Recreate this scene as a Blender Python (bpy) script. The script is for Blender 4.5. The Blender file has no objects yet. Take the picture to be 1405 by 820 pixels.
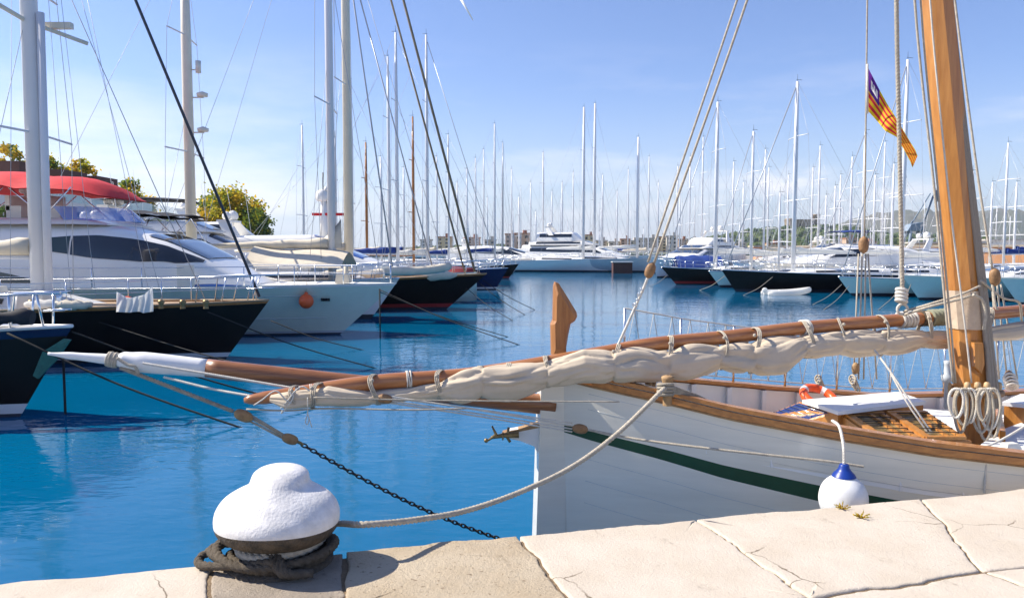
import bpy, math, random
from mathutils import Vector, Matrix, noise
R = math.radians
random.seed(7)
SC = bpy.context.scene
COL = SC.collection
# ------------------------------------------------------------------ camera
CAM_H, FPX, PITCH = 3.0, 1050.0, math.atan(68 / 1050.0)
cd = bpy.data.cameras.new('camera'); cam = bpy.data.objects.new('camera', cd); COL.objects.link(cam)
cam.location = (0, 0, CAM_H); cam.rotation_euler = (R(90) - PITCH, 0, 0)
cd.sensor_width = 36; cd.lens = 36 * FPX / 1405; cd.clip_end = 30000; cd.clip_start = .05
SC.camera = cam
# ------------------------------------------------------------------ sun and sky
SUN_EL, SUN_AZ = 43.0, -79.0          # azimuth from +Y towards +X
sx, sy, sz = math.sin(R(SUN_AZ)) * math.cos(R(SUN_EL)), math.cos(R(SUN_AZ)) * math.cos(R(SUN_EL)), math.sin(R(SUN_EL))
sd = bpy.data.lights.new('sun', 'SUN'); sd.energy = 5.0; sd.angle = R(.5); sd.color = (1, .92, .80)
so = bpy.data.objects.new('sun', sd); COL.objects.link(so)
so.rotation_euler = Vector((sx, sy, sz)).to_track_quat('Z', 'Y').to_euler(); so.location = (-30, 10, 40)
wd = bpy.data.worlds.new('World'); SC.world = wd; wd.use_nodes = True
wt = wd.node_tree; wn = wt.nodes; wl = wt.links
bg = wn['Background']; bg.inputs[1].default_value = .12
sky = wn.new('ShaderNodeTexSky'); sky.sky_type = 'NISHITA'; sky.sun_disc = False
sky.sun_elevation = R(SUN_EL); sky.sun_rotation = R(SUN_AZ); sky.altitude = 0; sky.air_density = 1.0; sky.dust_density = .3; sky.ozone_density = 1.6
tc = wn.new('ShaderNodeTexCoord'); mp = wn.new('ShaderNodeMapping'); mp.inputs['Scale'].default_value = (1, 1, 4.5); mp.inputs['Location'].default_value = (.35, .1, .2)
wl.new(tc.outputs['Generated'], mp.inputs[0])
nz = wn.new('ShaderNodeTexNoise'); nz.inputs['Scale'].default_value = 3.2; nz.inputs['Detail'].default_value = 7; nz.inputs['Roughness'].default_value = .55
wl.new(mp.outputs[0], nz.inputs[0])
rp = wn.new('ShaderNodeMapRange'); rp.inputs[1].default_value = .47; rp.inputs[2].default_value = .72; wl.new(nz.outputs[0], rp.inputs[0])
sp = wn.new('ShaderNodeSeparateXYZ'); wl.new(tc.outputs['Generated'], sp.inputs[0])
el = wn.new('ShaderNodeMapRange'); el.inputs[1].default_value = .26; el.inputs[2].default_value = .02; wl.new(sp.outputs[2], el.inputs[0])
mu = wn.new('ShaderNodeMath'); mu.operation = 'MULTIPLY'; wl.new(rp.outputs[0], mu.inputs[0]); wl.new(el.outputs[0], mu.inputs[1])
def puff(px, py, w, h, gain):
    c, s_ = math.cos(PITCH), math.sin(PITCH); cx, cy = (px - 702.5) / FPX, -(py - 410) / FPX; d = Vector((cx, c + cy * s_, -s_ + cy * c)).normalized()
    q = wn.new('ShaderNodeVectorMath'); q.operation = 'SUBTRACT'; wl.new(tc.outputs['Generated'], q.inputs[0]); q.inputs[1].default_value = d
    k = wn.new('ShaderNodeVectorMath'); k.operation = 'MULTIPLY'; wl.new(q.outputs[0], k.inputs[0]); k.inputs[1].default_value = (1 / w, 1 / w, 1 / h)
    ln = wn.new('ShaderNodeVectorMath'); ln.operation = 'LENGTH'; wl.new(k.outputs[0], ln.inputs[0])
    f = wn.new('ShaderNodeMapRange'); f.interpolation_type = 'SMOOTHSTEP'; f.inputs[1].default_value = 1; f.inputs[2].default_value = 0; f.inputs[4].default_value = gain; wl.new(ln.outputs['Value'], f.inputs[0])
    n_ = wn.new('ShaderNodeTexNoise'); n_.inputs['Scale'].default_value = 14; n_.inputs['Detail'].default_value = 8; mp2 = wn.new('ShaderNodeMapping'); mp2.inputs['Scale'].default_value = (1, 1, 3); wl.new(tc.outputs['Generated'], mp2.inputs[0]); wl.new(mp2.outputs[0], n_.inputs[0])
    r_ = wn.new('ShaderNodeMapRange'); r_.inputs[1].default_value = .38; r_.inputs[2].default_value = .62; wl.new(n_.outputs[0], r_.inputs[0])
    o = wn.new('ShaderNodeMath'); o.operation = 'MULTIPLY'; wl.new(f.outputs[0], o.inputs[0]); wl.new(r_.outputs[0], o.inputs[1]); return o.outputs[0]
acc_ = mu.outputs[0]
for q_ in ((1068, 248, .10, .030, 1.1), (1190, 262, .16, .025, .7), (250, 262, .30, .06, .45), (520, 290, .2, .03, .5), (40, 200, .15, .05, .3)):
    ad_ = wn.new('ShaderNodeMath'); ad_.operation = 'MAXIMUM'; wl.new(acc_, ad_.inputs[0]); wl.new(puff(*q_), ad_.inputs[1]); acc_ = ad_.outputs[0]
mu2 = wn.new('ShaderNodeMath'); mu2.operation = 'MULTIPLY'; mu2.inputs[1].default_value = .8; wl.new(acc_, mu2.inputs[0]); mu2.use_clamp = True
mx = wn.new('ShaderNodeMixRGB'); mx.inputs[2].default_value = (7.2, 6.8, 6.8, 1); wl.new(mu2.outputs[0], mx.inputs[0]); wl.new(sky.outputs[0], mx.inputs[1])
hz = wn.new('ShaderNodeMapRange'); hz.interpolation_type = 'SMOOTHSTEP'; hz.inputs[1].default_value = .22; hz.inputs[2].default_value = -.05; hz.inputs[4].default_value = .75; wl.new(sp.outputs[2], hz.inputs[0])
tn = wn.new('ShaderNodeMixRGB'); tn.blend_type = 'MULTIPLY'; tn.inputs[0].default_value = 1; tn.inputs[2].default_value = (.66, .71, .93, 1); wl.new(sky.outputs[0], tn.inputs[1])
m3 = wn.new('ShaderNodeMixRGB'); m3.inputs[2].default_value = (3.75, 4.25, 4.7, 1); wl.new(hz.outputs[0], m3.inputs[0]); wl.new(tn.outputs[0], m3.inputs[1]); wl.new(m3.outputs[0], mx.inputs[1])
wl.new(mx.outputs[0], bg.inputs[0])
SC.view_settings.view_transform = 'Standard'; SC.view_settings.look = 'None'; SC.view_settings.gamma = 1
SC.view_settings.use_curve_mapping = False; SC.view_settings.exposure = .72
SC.cycles.max_bounces = 8

# ------------------------------------------------------------------ helpers
def ray(px, py):
    cx, cy = (px - 702.5) / FPX, -(py - 410) / FPX
    c, s = math.cos(PITCH), math.sin(PITCH)
    return Vector((cx, c + cy * s, -s + cy * c))
def W(px, py, Y):
    d = ray(px, py); return Vector((0, 0, CAM_H)) + d * (Y / d.y)
def PZ(px, py, z):
    d = ray(px, py); return Vector((0, 0, CAM_H)) + d * ((z - CAM_H) / d.z)
def proj(p):
    c, s = math.cos(PITCH), math.sin(PITCH); z = p[2] - CAM_H
    f = p[1] * c - z * s; u = p[1] * s + z * c
    return 702.5 + FPX * p[0] / f, 410 - FPX * u / f
def lerp(a, b, t): return a + (b - a) * t
def interp(tab, x):
    if x <= tab[0][0]: return tab[0][1] if len(tab[0]) == 2 else tab[0][1:]
    for a, b in zip(tab, tab[1:]):
        if x <= b[0]:
            t = (x - a[0]) / (b[0] - a[0])
            if len(a) == 2: return lerp(a[1], b[1], t)
            return tuple(lerp(p, q, t) for p, q in zip(a[1:], b[1:]))
    return tab[-1][1] if len(tab[0]) == 2 else tab[-1][1:]
def smooth_path(pts, n):
    pts = [Vector(p) for p in pts]
    if len(pts) < 3: return [pts[0].lerp(pts[-1], i / n) for i in range(n + 1)]
    P = [2 * pts[0] - pts[1]] + pts + [2 * pts[-1] - pts[-2]]
    out = []; m = len(pts) - 1
    for i in range(n + 1):
        u = i / n * m; k = min(int(u), m - 1); t = u - k
        a, b, c, d = P[k:k + 4]
        out.append(.5 * ((2 * b) + (c - a) * t + (2 * a - 5 * b + 4 * c - d) * t * t + (3 * b - a - 3 * c + d) * t ** 3))
    return out

class MB:
    def __init__(s): s.v = []; s.f = []; s.m = []; s.s = []
    def add(s, vs, fs, mi=0, sm=True):
        o = len(s.v); s.v += [tuple(v) for v in vs]
        for f in fs: s.f.append(tuple(i + o for i in f)); s.m.append(mi); s.s.append(sm)
        return s
    def grid(s, rows, mi=0, sm=True, closed=False, mif=None):
        n = len(rows[0]); vs = [p for r in rows for p in r]; o = len(s.v); s.v += [tuple(v) for v in vs]
        for i in range(len(rows) - 1):
            for j in range(n if closed else n - 1):
                k = (j + 1) % n
                s.f.append((o + i * n + j, o + i * n + k, o + (i + 1) * n + k, o + (i + 1) * n + j)); s.m.append(mif(i, j) if mif else mi); s.s.append(sm)
        return s
    def box(s, c, d, mi=0, rz=0, top=1.0):
        hx, hy, hz = d[0] / 2, d[1] / 2, d[2] / 2; cs, sn = math.cos(rz), math.sin(rz); vs = []
        for z in (-1, 1):
            k = top if z > 0 else 1
            for x, y in ((-1, -1), (1, -1), (1, 1), (-1, 1)):
                X, Y = x * hx * k, y * hy * k; vs.append((c[0] + X * cs - Y * sn, c[1] + X * sn + Y * cs, c[2] + z * hz))
        return s.add(vs, [(3, 2, 1, 0), (4, 5, 6, 7), (0, 1, 5, 4), (1, 2, 6, 5), (2, 3, 7, 6), (3, 0, 4, 7)], mi, False)
    def prism(s, pts, off, mi=0, sm=False):
        pts = [Vector(p) for p in pts]; off = Vector(off); n = len(pts)
        return s.add(pts + [p + off for p in pts], [tuple(range(n))[::-1], tuple(range(n, 2 * n))] + [(i, (i + 1) % n, n + (i + 1) % n, n + i) for i in range(n)], mi, sm)
    def tube(s, pts, r, seg=8, mi=0, cap=True, twist=None):
        pts = [Vector(p) for p in pts]; n = len(pts); rows = []; ln = 0
        up = Vector((0, 0, 1)); t0 = (pts[1] - pts[0]).normalized()
        if abs(t0.z) > .9: up = Vector((1, 0, 0))
        x = t0.cross(up).normalized()
        for i in range(n):
            t = (pts[min(i + 1, n - 1)] - pts[max(i - 1, 0)]).normalized()
            x = (x - t * x.dot(t)).normalized(); y = t.cross(x)
            rr = r[i] if isinstance(r, (list, tuple)) else r
            if i: ln += (pts[i] - pts[i - 1]).length
            row = []
            for k in range(seg):
                a = 2 * math.pi * k / seg; q = rr
                if twist: q = rr * (.72 + .36 * abs(math.cos(1.5 * (a - ln * twist))))
                row.append(pts[i] + (x * math.cos(a) + y * math.sin(a)) * q)
            rows.append(row)
        o = len(s.v); s.grid(rows, mi, True, True)
        if cap:
            s.f.append(tuple(range(o, o + seg))[::-1]); s.m.append(mi); s.s.append(False)
            e = o + (n - 1) * seg; s.f.append(tuple(range(e, e + seg))); s.m.append(mi); s.s.append(False)
        return s
    def rope(s, pts, r, n=None, mi=0):
        ps = [Vector(p) for p in pts]; L = sum((b - a).length for a, b in zip(ps, ps[1:]))
        pitch = r * 5; n = n or max(8, int(L / pitch * 13))
        return s.tube(smooth_path(pts, n), r, 12, mi, True, 2 * math.pi / pitch / 1.0)
    def lathe(s, prof, seg=20, mi=0, c=(0, 0, 0), mif=None):
        rows = [[(c[0] + r * math.cos(2 * math.pi * k / seg), c[1] + r * math.sin(2 * math.pi * k / seg), c[2] + z) for k in range(seg)] for r, z in prof]
        return s.grid(rows, mi, True, True, mif)
    def ball(s, c, r, seg=12, rings=8, mi=0, sc=(1, 1, 1)):
        rows = []
        for i in range(rings + 1):
            a = -math.pi / 2 + math.pi * i / rings; rr = max(r * math.cos(a), 1e-4)
            rows.append([(c[0] + rr * math.cos(2 * math.pi * k / seg) * sc[0], c[1] + rr * math.sin(2 * math.pi * k / seg) * sc[1], c[2] + r * math.sin(a) * sc[2]) for k in range(seg)])
        return s.grid(rows, mi, True, True)
    def torus(s, c, Rr, r, ax=Vector((0, 1, 0)), seg=24, ss=8, mi=0, mif=None, sc=1):
        ax = Vector(ax).normalized(); u = ax.orthogonal().normalized(); v = ax.cross(u); rows = []
        for i in range(seg + 1):
            a = 2 * math.pi * i / seg; d = u * math.cos(a) + v * math.sin(a)
            rows.append([Vector(c) + d * (Rr + r * math.cos(2 * math.pi * k / ss)) + ax * r * math.sin(2 * math.pi * k / ss) for k in range(ss)])
        return s.grid(rows, mi, True, True, mif)
    def build(s, name, mats, parent=None, world=False, **kw):
        if not isinstance(mats, (list, tuple)): mats = [mats]
        me = bpy.data.meshes.new(name); vs = s.v
        if world and parent is not None:
            inv = parent.matrix_basis.inverted(); vs = [inv @ Vector(v) for v in vs]
        if parent is None:                                    # put the origin at the base of the thing
            c = Vector(vs[0]) * 0; n = len(vs)
            c = Vector((sum(v[0] for v in vs) / n, sum(v[1] for v in vs) / n, min(v[2] for v in vs))); vs = [Vector(v) - c for v in vs]
        me.from_pydata([tuple(v) for v in vs], [], s.f)
        for m in mats: me.materials.append(m)
        me.polygons.foreach_set('material_index', s.m); me.polygons.foreach_set('use_smooth', s.s); me.update()
        o = bpy.data.objects.new(name, me); COL.objects.link(o)
        if parent is not None: o.parent = parent
        else: o.location = c
        for k, v in kw.items(): o[k] = v
        return o
def thing(name, label, cat, loc=(0, 0, 0), rz=0, group=None):
    o = bpy.data.objects.new(name, None); COL.objects.link(o); o.location = loc; o.rotation_euler = (0, 0, rz)
    o.empty_display_size = .3; o['label'] = label; o['category'] = cat
    if group: o['group'] = group
    o.matrix_basis = Matrix.Translation(loc) @ Matrix.Rotation(rz, 4, 'Z')
    return o

# ------------------------------------------------------------------ materials
def mat(name, col, rough=.5, metal=0, bump=0, bscale=20, var=0, vscale=3, coat=0, trans=0, alpha=1, spec=.5, emit=0, detail=4, col2=None, stretch=None, ior=1.45):
    m = bpy.data.materials.new(name); m.use_nodes = True; nt = m.node_tree; n = nt.nodes; l = nt.links; b = n['Principled BSDF']
    col = tuple(col) + (1,); b.inputs['Base Color'].default_value = col
    b.inputs['Roughness'].default_value = rough; b.inputs['Metallic'].default_value = metal
    b.inputs['Coat Weight'].default_value = coat; b.inputs['Coat Roughness'].default_value = .08
    b.inputs['Transmission Weight'].default_value = trans; b.inputs['Alpha'].default_value = alpha; b.inputs['Specular IOR Level'].default_value = spec; b.inputs['IOR'].default_value = ior
    t = n.new('ShaderNodeTexCoord'); src = t.outputs['Object']
    if stretch:
        q = n.new('ShaderNodeMapping'); q.inputs['Scale'].default_value = stretch; l.new(src, q.inputs[0]); src = q.outputs[0]
    if var or col2:
        a = n.new('ShaderNodeTexNoise'); a.inputs['Scale'].default_value = vscale; a.inputs['Detail'].default_value = detail + 2; a.inputs['Roughness'].default_value = .62; l.new(src, a.inputs[0])
        r = n.new('ShaderNodeMapRange'); r.inputs[1].default_value = .32; r.inputs[2].default_value = .68; l.new(a.outputs[0], r.inputs[0])
        x = n.new('ShaderNodeMixRGB'); c2 = tuple(col2) + (1,) if col2 else tuple(c * (1 - var) for c in col[:3]) + (1,)
        x.inputs[1].default_value = col; x.inputs[2].default_value = c2; l.new(r.outputs[0], x.inputs[0]); l.new(x.outputs[0], b.inputs['Base Color'])
    if bump:
        a = n.new('ShaderNodeTexNoise'); a.inputs['Scale'].default_value = bscale; a.inputs['Detail'].default_value = detail; l.new(src, a.inputs[0])
        u = n.new('ShaderNodeBump'); u.inputs['Strength'].default_value = bump; u.inputs['Distance'].default_value = .02; l.new(a.outputs[0], u.inputs['Height']); l.new(u.outputs[0], b.inputs['Normal'])
    return m
M = {}
M['gelcoat'] = mat('gelcoat', (.84, .825, .78), .22, coat=.3, var=.05, vscale=.6)
M['gel_cream'] = mat('gel_cream', (.74, .71, .62), .3, coat=.2, var=.06)
M['gel_shade'] = mat('gel_shade_tint', (.68, .75, .63), .2, coat=.5, var=.06)  # white gelcoat with greenish shade and water bounce put into its colour
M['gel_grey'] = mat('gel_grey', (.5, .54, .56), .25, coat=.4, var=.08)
M['black_hull'] = mat('black_hull', (.016, .013, .011), .35, spec=.25, var=.3, vscale=2, bump=.015, bscale=1.4)
M['navy_hull'] = mat('navy_hull', (.01, .02, .07), .25, spec=.4)
M['red_boot'] = mat('red_boot', (.35, .03, .03), .5)
M['white_boot'] = mat('white_boot', (.7, .7, .68), .4)
M['antifoul'] = mat('antifoul', (.03, .035, .05), .7)
M['teak'] = mat('teak', (.42, .29, .17), .6, bump=.3, bscale=8, var=.25, stretch=(2, 30, 2))
M['grey_deck'] = mat('grey_deck', (.62, .6, .54), .7, var=.15)
M['glass_dark'] = mat('glass_dark', (.012, .016, .022), .05, coat=.6, spec=.8)
M['glass_blue'] = mat('glass_blue', (.02, .09, .35), .05, coat=.6, spec=.8)
M['clear_blue'] = mat('clear_blue', (.15, .35, .85), .05, alpha=.6, coat=.5)
M['steel'] = mat('steel', (.72, .74, .76), .22, metal=1)
M['wire'] = mat('wire', (.42, .44, .47), .4, metal=.4)
M['wire_dark'] = mat('wire_dark', (.05, .055, .07), .4)
M['alu'] = mat('alu', (.74, .75, .77), .32, var=.06, vscale=.7)
M['mast_cream'] = mat('mast_cream', (.76, .71, .58), .35, var=.08)
M['mast_wood'] = mat('mast_wood', (.42, .17, .05), .35, var=.3, coat=.3)
M['canvas_cream'] = mat('canvas_cream', (.70, .62, .48), .85, bump=.4, bscale=3, var=.15)
M['canvas_white'] = mat('canvas_white', (.78, .77, .74), .85, bump=.5, bscale=4, var=.06)
M['canvas_blue'] = mat('canvas_blue', (.015, .05, .24), .8, bump=.4, bscale=3, var=.3)
M['canvas_red'] = mat('canvas_red', (.68, .03, .035), .75, bump=.4, bscale=2, var=.2)
M['canvas_maroon'] = mat('canvas_maroon', (.2, .025, .03), .8, bump=.4, bscale=3)
M['canvas_black'] = mat('canvas_black', (.025, .025, .03), .8, bump=.3, bscale=3)
M['orange'] = mat('orange_plastic', (.85, .11, .02), .35, coat=.2)
M['dark_rope'] = mat('dark_rope', (.035, .033, .03), .9, bump=.6, bscale=150, var=.4, vscale=30)
M['old_rope'] = mat('old_rope', (.16, .13, .095), .95, bump=.8, bscale=180, var=.45, vscale=25)
M['stay_brown'] = mat('stay_brown', (.30, .24, .16), .8, var=.3)
M['rope'] = mat('rope', (.56, .50, .40), .9, bump=.6, bscale=160, var=.3, vscale=25)
M['rope_white'] = mat('rope_white', (.70, .67, .60), .9, bump=.5, bscale=160, var=.2, vscale=20)
M['varnish'] = mat('varnished_wood', (.55, .25, .065), .32, coat=.35, col2=(.38, .15, .035), vscale=2.2, bump=.12, bscale=5, stretch=(9, 9, .6), detail=6)
M['varnish_h'] = mat('varnished_rail', (.52, .22, .055), .35, coat=.3, col2=(.30, .115, .03), vscale=3, bump=.2, bscale=10, stretch=(.7, 10, 10), detail=6)
M['stem_wood'] = mat('stem_wood', (.42, .19, .06), .5, col2=(.27, .11, .035), vscale=3, bump=.3, bscale=8, stretch=(9, 9, .8), detail=6)
M['pole'] = mat('brown_pole', (.36, .15, .06), .35, coat=.3, col2=(.19, .075, .03), vscale=3, bump=.12, bscale=10, stretch=(.5, 12, 12), detail=6)
M['worn_wood'] = mat('worn_wood', (.42, .27, .13), .7, col2=(.24, .13, .06), vscale=8, bump=.4, bscale=30)
M['sail'] = mat('sailcloth', (.61, .51, .38), .85, bump=.16, bscale=9, var=.12, vscale=5, detail=6)
M['sail_dirty'] = mat('sailcloth_band', (.30, .31, .22), .9, bump=.4, bscale=14, var=.2)
M['hull_white'] = mat('hull_white', (.80, .77, .68), .22, coat=.5, var=.13, vscale=1.1, bump=.07, bscale=2.0, stretch=(.6, 1, 6), detail=3)
M['paint_white'] = mat('paint_white', (.78, .78, .77), .5, bump=.12, bscale=12, var=.05)
M['green'] = mat('green_stripe', (.006, .075, .045), .3, coat=.4, var=.25, vscale=4)
M['purple'] = mat('flag_purple', (.10, .02, .22), .8)
M['flag_red'] = mat('flag_red', (.62, .02, .04), .8)
M['flag_yellow'] = mat('flag_yellow', (.85, .48, .02), .8)
M['white'] = mat('plain_white', (.8, .8, .8), .6)
M['bronze'] = mat('bronze', (.35, .25, .12), .45, metal=.7, var=.4, vscale=30)
M['iron'] = mat('chain_iron', (.045, .04, .04), .6, metal=.5, var=.4, vscale=40)
M['fender_white'] = mat('fender_white', (.8, .8, .79), .4, coat=.1, var=.22, vscale=7, detail=8, bump=.05, bscale=25)
M['fender_blue'] = mat('fender_blue', (.01, .04, .25), .35)
M['blind_blue'] = mat('glazing_blue', (.02, .035, .14), .12, coat=.6)
M['glaze_amber'] = mat('glazing_amber', (.30, .21, .09), .12, coat=.5, var=.7, vscale=5)
M['bollard_black'] = mat('bollard_black', (.035, .03, .024), .75, bump=.9, bscale=45, col2=(.12, .09, .06), vscale=14)
M['leaf_green'] = mat('leaf_green', (.10, .15, .03), .7)
M['leaf_olive'] = mat('leaf_olive', (.30, .28, .03), .7)
M['leaf_yellow'] = mat('leaf_yellow', (.50, .34, .03), .7)
M['leaf_dark'] = mat('leaf_dark', (.045, .085, .02), .7)
M['palm'] = mat('palm_leaf', (.10, .17, .03), .6)
M['bark'] = mat('bark', (.12, .09, .06), .9, bump=.6, bscale=10)
M['b_white'] = mat('render_white', (.72, .71, .68), .8, var=.08, vscale=.3)
M['b_brown'] = mat('brown_cladding', (.10, .045, .035), .7, var=.2, vscale=.5)
M['b_glass'] = mat('balustrade_glass', (.35, .62, .62), .06, alpha=.35)
M['b_dark'] = mat('dark_opening', (.03, .035, .04), .2)
M['crane'] = mat('crane_paint', (.20, .26, .33), .6)
M['ochre'] = mat('ochre_wall', (.70, .36, .17), .9, col2=(.56, .29, .15), vscale=.25, bump=.4, bscale=2)
M['stone_light'] = mat('stone_light', (.50, .43, .33), .9, var=.2, vscale=.4)
M['far_mast'] = mat('far_mast', (.66, .67, .69), .5)

for k_ in ('leaf_green', 'leaf_olive', 'leaf_yellow', 'palm', 'flag_red', 'flag_yellow', 'purple', 'canvas_white'):
    m_ = M[k_]; nt_ = m_.node_tree; b_ = nt_.nodes['Principled BSDF']; tr_ = nt_.nodes.new('ShaderNodeBsdfTranslucent'); c_ = b_.inputs['Base Color'].default_value; tr_.inputs[0].default_value = (min(1, c_[0] * 1.5), min(1, c_[1] * 1.5), min(1, c_[2] * 1.3), 1)
    ms_ = nt_.nodes.new('ShaderNodeMixShader'); ms_.inputs[0].default_value = .45; nt_.links.new(b_.outputs[0], ms_.inputs[1]); nt_.links.new(tr_.outputs[0], ms_.inputs[2]); nt_.links.new(ms_.outputs[0], nt_.nodes['Material Output'].inputs[0])
# quay stone: pale limestone with pores, stains and worn patches
def stone(name, c1, c2, c3, bump=.5, pit=.62):
    m = bpy.data.materials.new(name); m.use_nodes = True; nt = m.node_tree; n = nt.nodes; l = nt.links; b = n['Principled BSDF']; b.inputs['Roughness'].default_value = .88
    t = n.new('ShaderNodeTexCoord')
    def nz(s, d, r=.6, off=(0, 0, 0)):
        q = n.new('ShaderNodeMapping'); q.inputs['Location'].default_value = off; l.new(t.outputs['Object'], q.inputs[0])
        a = n.new('ShaderNodeTexNoise'); a.inputs['Scale'].default_value = s; a.inputs['Detail'].default_value = d; a.inputs['Roughness'].default_value = r; l.new(q.outputs[0], a.inputs[0]); return a.outputs[0]
    def rng(o, a, b_):
        r = n.new('ShaderNodeMapRange'); r.inputs[1].default_value = a; r.inputs[2].default_value = b_; l.new(o, r.inputs[0]); return r.outputs[0]
    def mix(f, a, c):
        x = n.new('ShaderNodeMixRGB'); l.new(f, x.inputs[0])
        if isinstance(a, tuple): x.inputs[1].default_value = a + (1,)
        else: l.new(a, x.inputs[1])
        x.inputs[2].default_value = c + (1,); return x.outputs[0]
    o = mix(rng(nz(2.2, 8), .38, .66), c1, c2)
    o = mix(rng(nz(28, 6, .7, (3, 1, 0)), pit, pit + .08), o, c3)
    o = mix(rng(nz(5, 10, .75, (9, 4, 2)), .60, .72), o, tuple(x * .72 for x in c2))
    wq = n.new('ShaderNodeTexNoise'); wq.inputs['Scale'].default_value = 3; wq.inputs['Detail'].default_value = 6; l.new(t.outputs['Object'], wq.inputs[0])
    wm = n.new('ShaderNodeMixRGB'); wm.inputs[0].default_value = .16; l.new(t.outputs['Object'], wm.inputs[1]); l.new(wq.outputs['Color'], wm.inputs[2])
    vo = n.new('ShaderNodeTexVoronoi'); vo.feature = 'DISTANCE_TO_EDGE'; vo.inputs['Scale'].default_value = 1.35; l.new(wm.outputs[0], vo.inputs['Vector'])
    ck = rng(vo.outputs['Distance'], .0065, .0015); gate = rng(nz(1.1, 2, .5, (7, 2, 2)), .50, .56)
    cm = n.new('ShaderNodeMath'); cm.operation = 'MULTIPLY'; l.new(ck, cm.inputs[0]); l.new(gate, cm.inputs[1]); o = mix(cm.outputs[0], o, tuple(x * .5 for x in c3))
    l.new(o, b.inputs['Base Color'])
    ad = n.new('ShaderNodeMath'); ad.operation = 'ADD'; l.new(nz(60, 8, .75), ad.inputs[0]); l.new(nz(7, 6, .6, (5, 5, 5)), ad.inputs[1])
    u = n.new('ShaderNodeBump'); u.inputs['Strength'].default_value = bump; u.inputs['Distance'].default_value = .02; l.new(ad.outputs[0], u.inputs['Height']); l.new(u.outputs[0], b.inputs['Normal'])
    return m
M['lime'] = stone('limestone', (.58, .51, .42), (.52, .445, .35), (.36, .28, .19), .45, .645)
M['lime_rough'] = stone('rough_limestone', (.57, .475, .34), (.47, .37, .245), (.22, .155, .095), .9, .59)
M['granite'] = stone('grey_stone', (.40, .335, .26), (.25, .21, .165), (.14, .11, .08), .8, .60)
M['mortar'] = mat('mortar', (.24, .17, .10), .95, bump=.8, bscale=60, var=.3, vscale=20)

# water
def water():
    m = bpy.data.materials.new('harbour_water'); m.use_nodes = True; nt = m.node_tree; n = nt.nodes; l = nt.links; b = n['Principled BSDF']
    b.inputs['Roughness'].default_value = .02; b.inputs['IOR'].default_value = 1.36
    t = n.new('ShaderNodeTexCoord')
    a0 = n.new('ShaderNodeTexNoise'); a0.inputs['Scale'].default_value = .12; a0.inputs['Detail'].default_value = 3; l.new(t.outputs['Object'], a0.inputs[0])
    x = n.new('ShaderNodeMixRGB'); x.inputs[1].default_value = (.0, .072, .180, 1); x.inputs[2].default_value = (.0, .145, .29, 1); l.new(a0.outputs[0], x.inputs[0]); l.new(x.outputs[0], b.inputs['Base Color'])
    def nz(sc, st, d):
        q = n.new('ShaderNodeMapping'); q.inputs['Scale'].default_value = st; q.inputs['Rotation'].default_value = (0, 0, .18); l.new(t.outputs['Object'], q.inputs[0])
        a = n.new('ShaderNodeTexNoise'); a.inputs['Scale'].default_value = sc; a.inputs['Detail'].default_value = d; a.inputs['Distortion'].default_value = .35; l.new(q.outputs[0], a.inputs[0]); return a.outputs[0]
    def mul(o, k):
        q = n.new('ShaderNodeMath'); q.operation = 'MULTIPLY'; l.new(o, q.inputs[0]); q.inputs[1].default_value = k; return q.outputs[0]
    def add(o, p):
        q = n.new('ShaderNodeMath'); q.operation = 'ADD'; l.new(o, q.inputs[0]); l.new(p, q.inputs[1]); return q.outputs[0]
    h = add(add(mul(nz(.5, (1, 1.6, 1), 2), .030), mul(nz(2.6, (1, 1.8, 1), 2), .0135)), mul(nz(10, (1, 1.8, 1), 2), .0018))
    u = n.new('ShaderNodeBump'); u.inputs['Strength'].default_value = 1; u.inputs['Distance'].default_value = .55; l.new(h, u.inputs['Height']); l.new(u.outputs[0], b.inputs['Normal'])
    return m
M['water'] = water()

# ------------------------------------------------------------------ setting: water, land, hills
m = MB(); m.add([(-6000, -200, 0), (9000, -200, 0), (9000, 12000, 0), (-6000, 12000, 0)], [(0, 1, 2, 3)], 0, False)
m.build('water', M['water'], kind='structure')
M['asphalt'] = mat('dock_paving', (.34, .31, .27), .9, var=.15, vscale=.5)
m = MB()
m.box((-62, 75, -.5), (72, 150, 3.2)); m.build('land', M['asphalt'], kind='structure')                         # left dock
m = MB(); m.prism([(34, 100, -1), (34, 84, -1), (60, 70, -1), (160, 20, -1), (400, 20, -1), (400, 260, -1), (34, 260, -1)], (0, 0, 1.9)); m.build('dock', M['asphalt'], kind='structure')
m = MB(); m.prism([(-900, 330, -1), (900, 330, -1), (1500, 700, -1), (6000, 5000, -1), (-3500, 5000, -1), (-1500, 700, -1)], (0, 0, 2)); m.build('ground', mat('far_ground', (.22, .21, .16), .9, col2=(.10, .13, .05), vscale=.01), kind='structure')
M['wood_hill'] = mat('wooded_hill', (.07, .11, .03), .95, col2=(.11, .13, .05), vscale=.02, bump=1, bscale=.06, detail=8)
M['mountain'] = mat('mountain', (.09, .11, .07), .95, col2=(.16, .15, .11), vscale=.003, bump=1, bscale=.01, detail=8)
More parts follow.
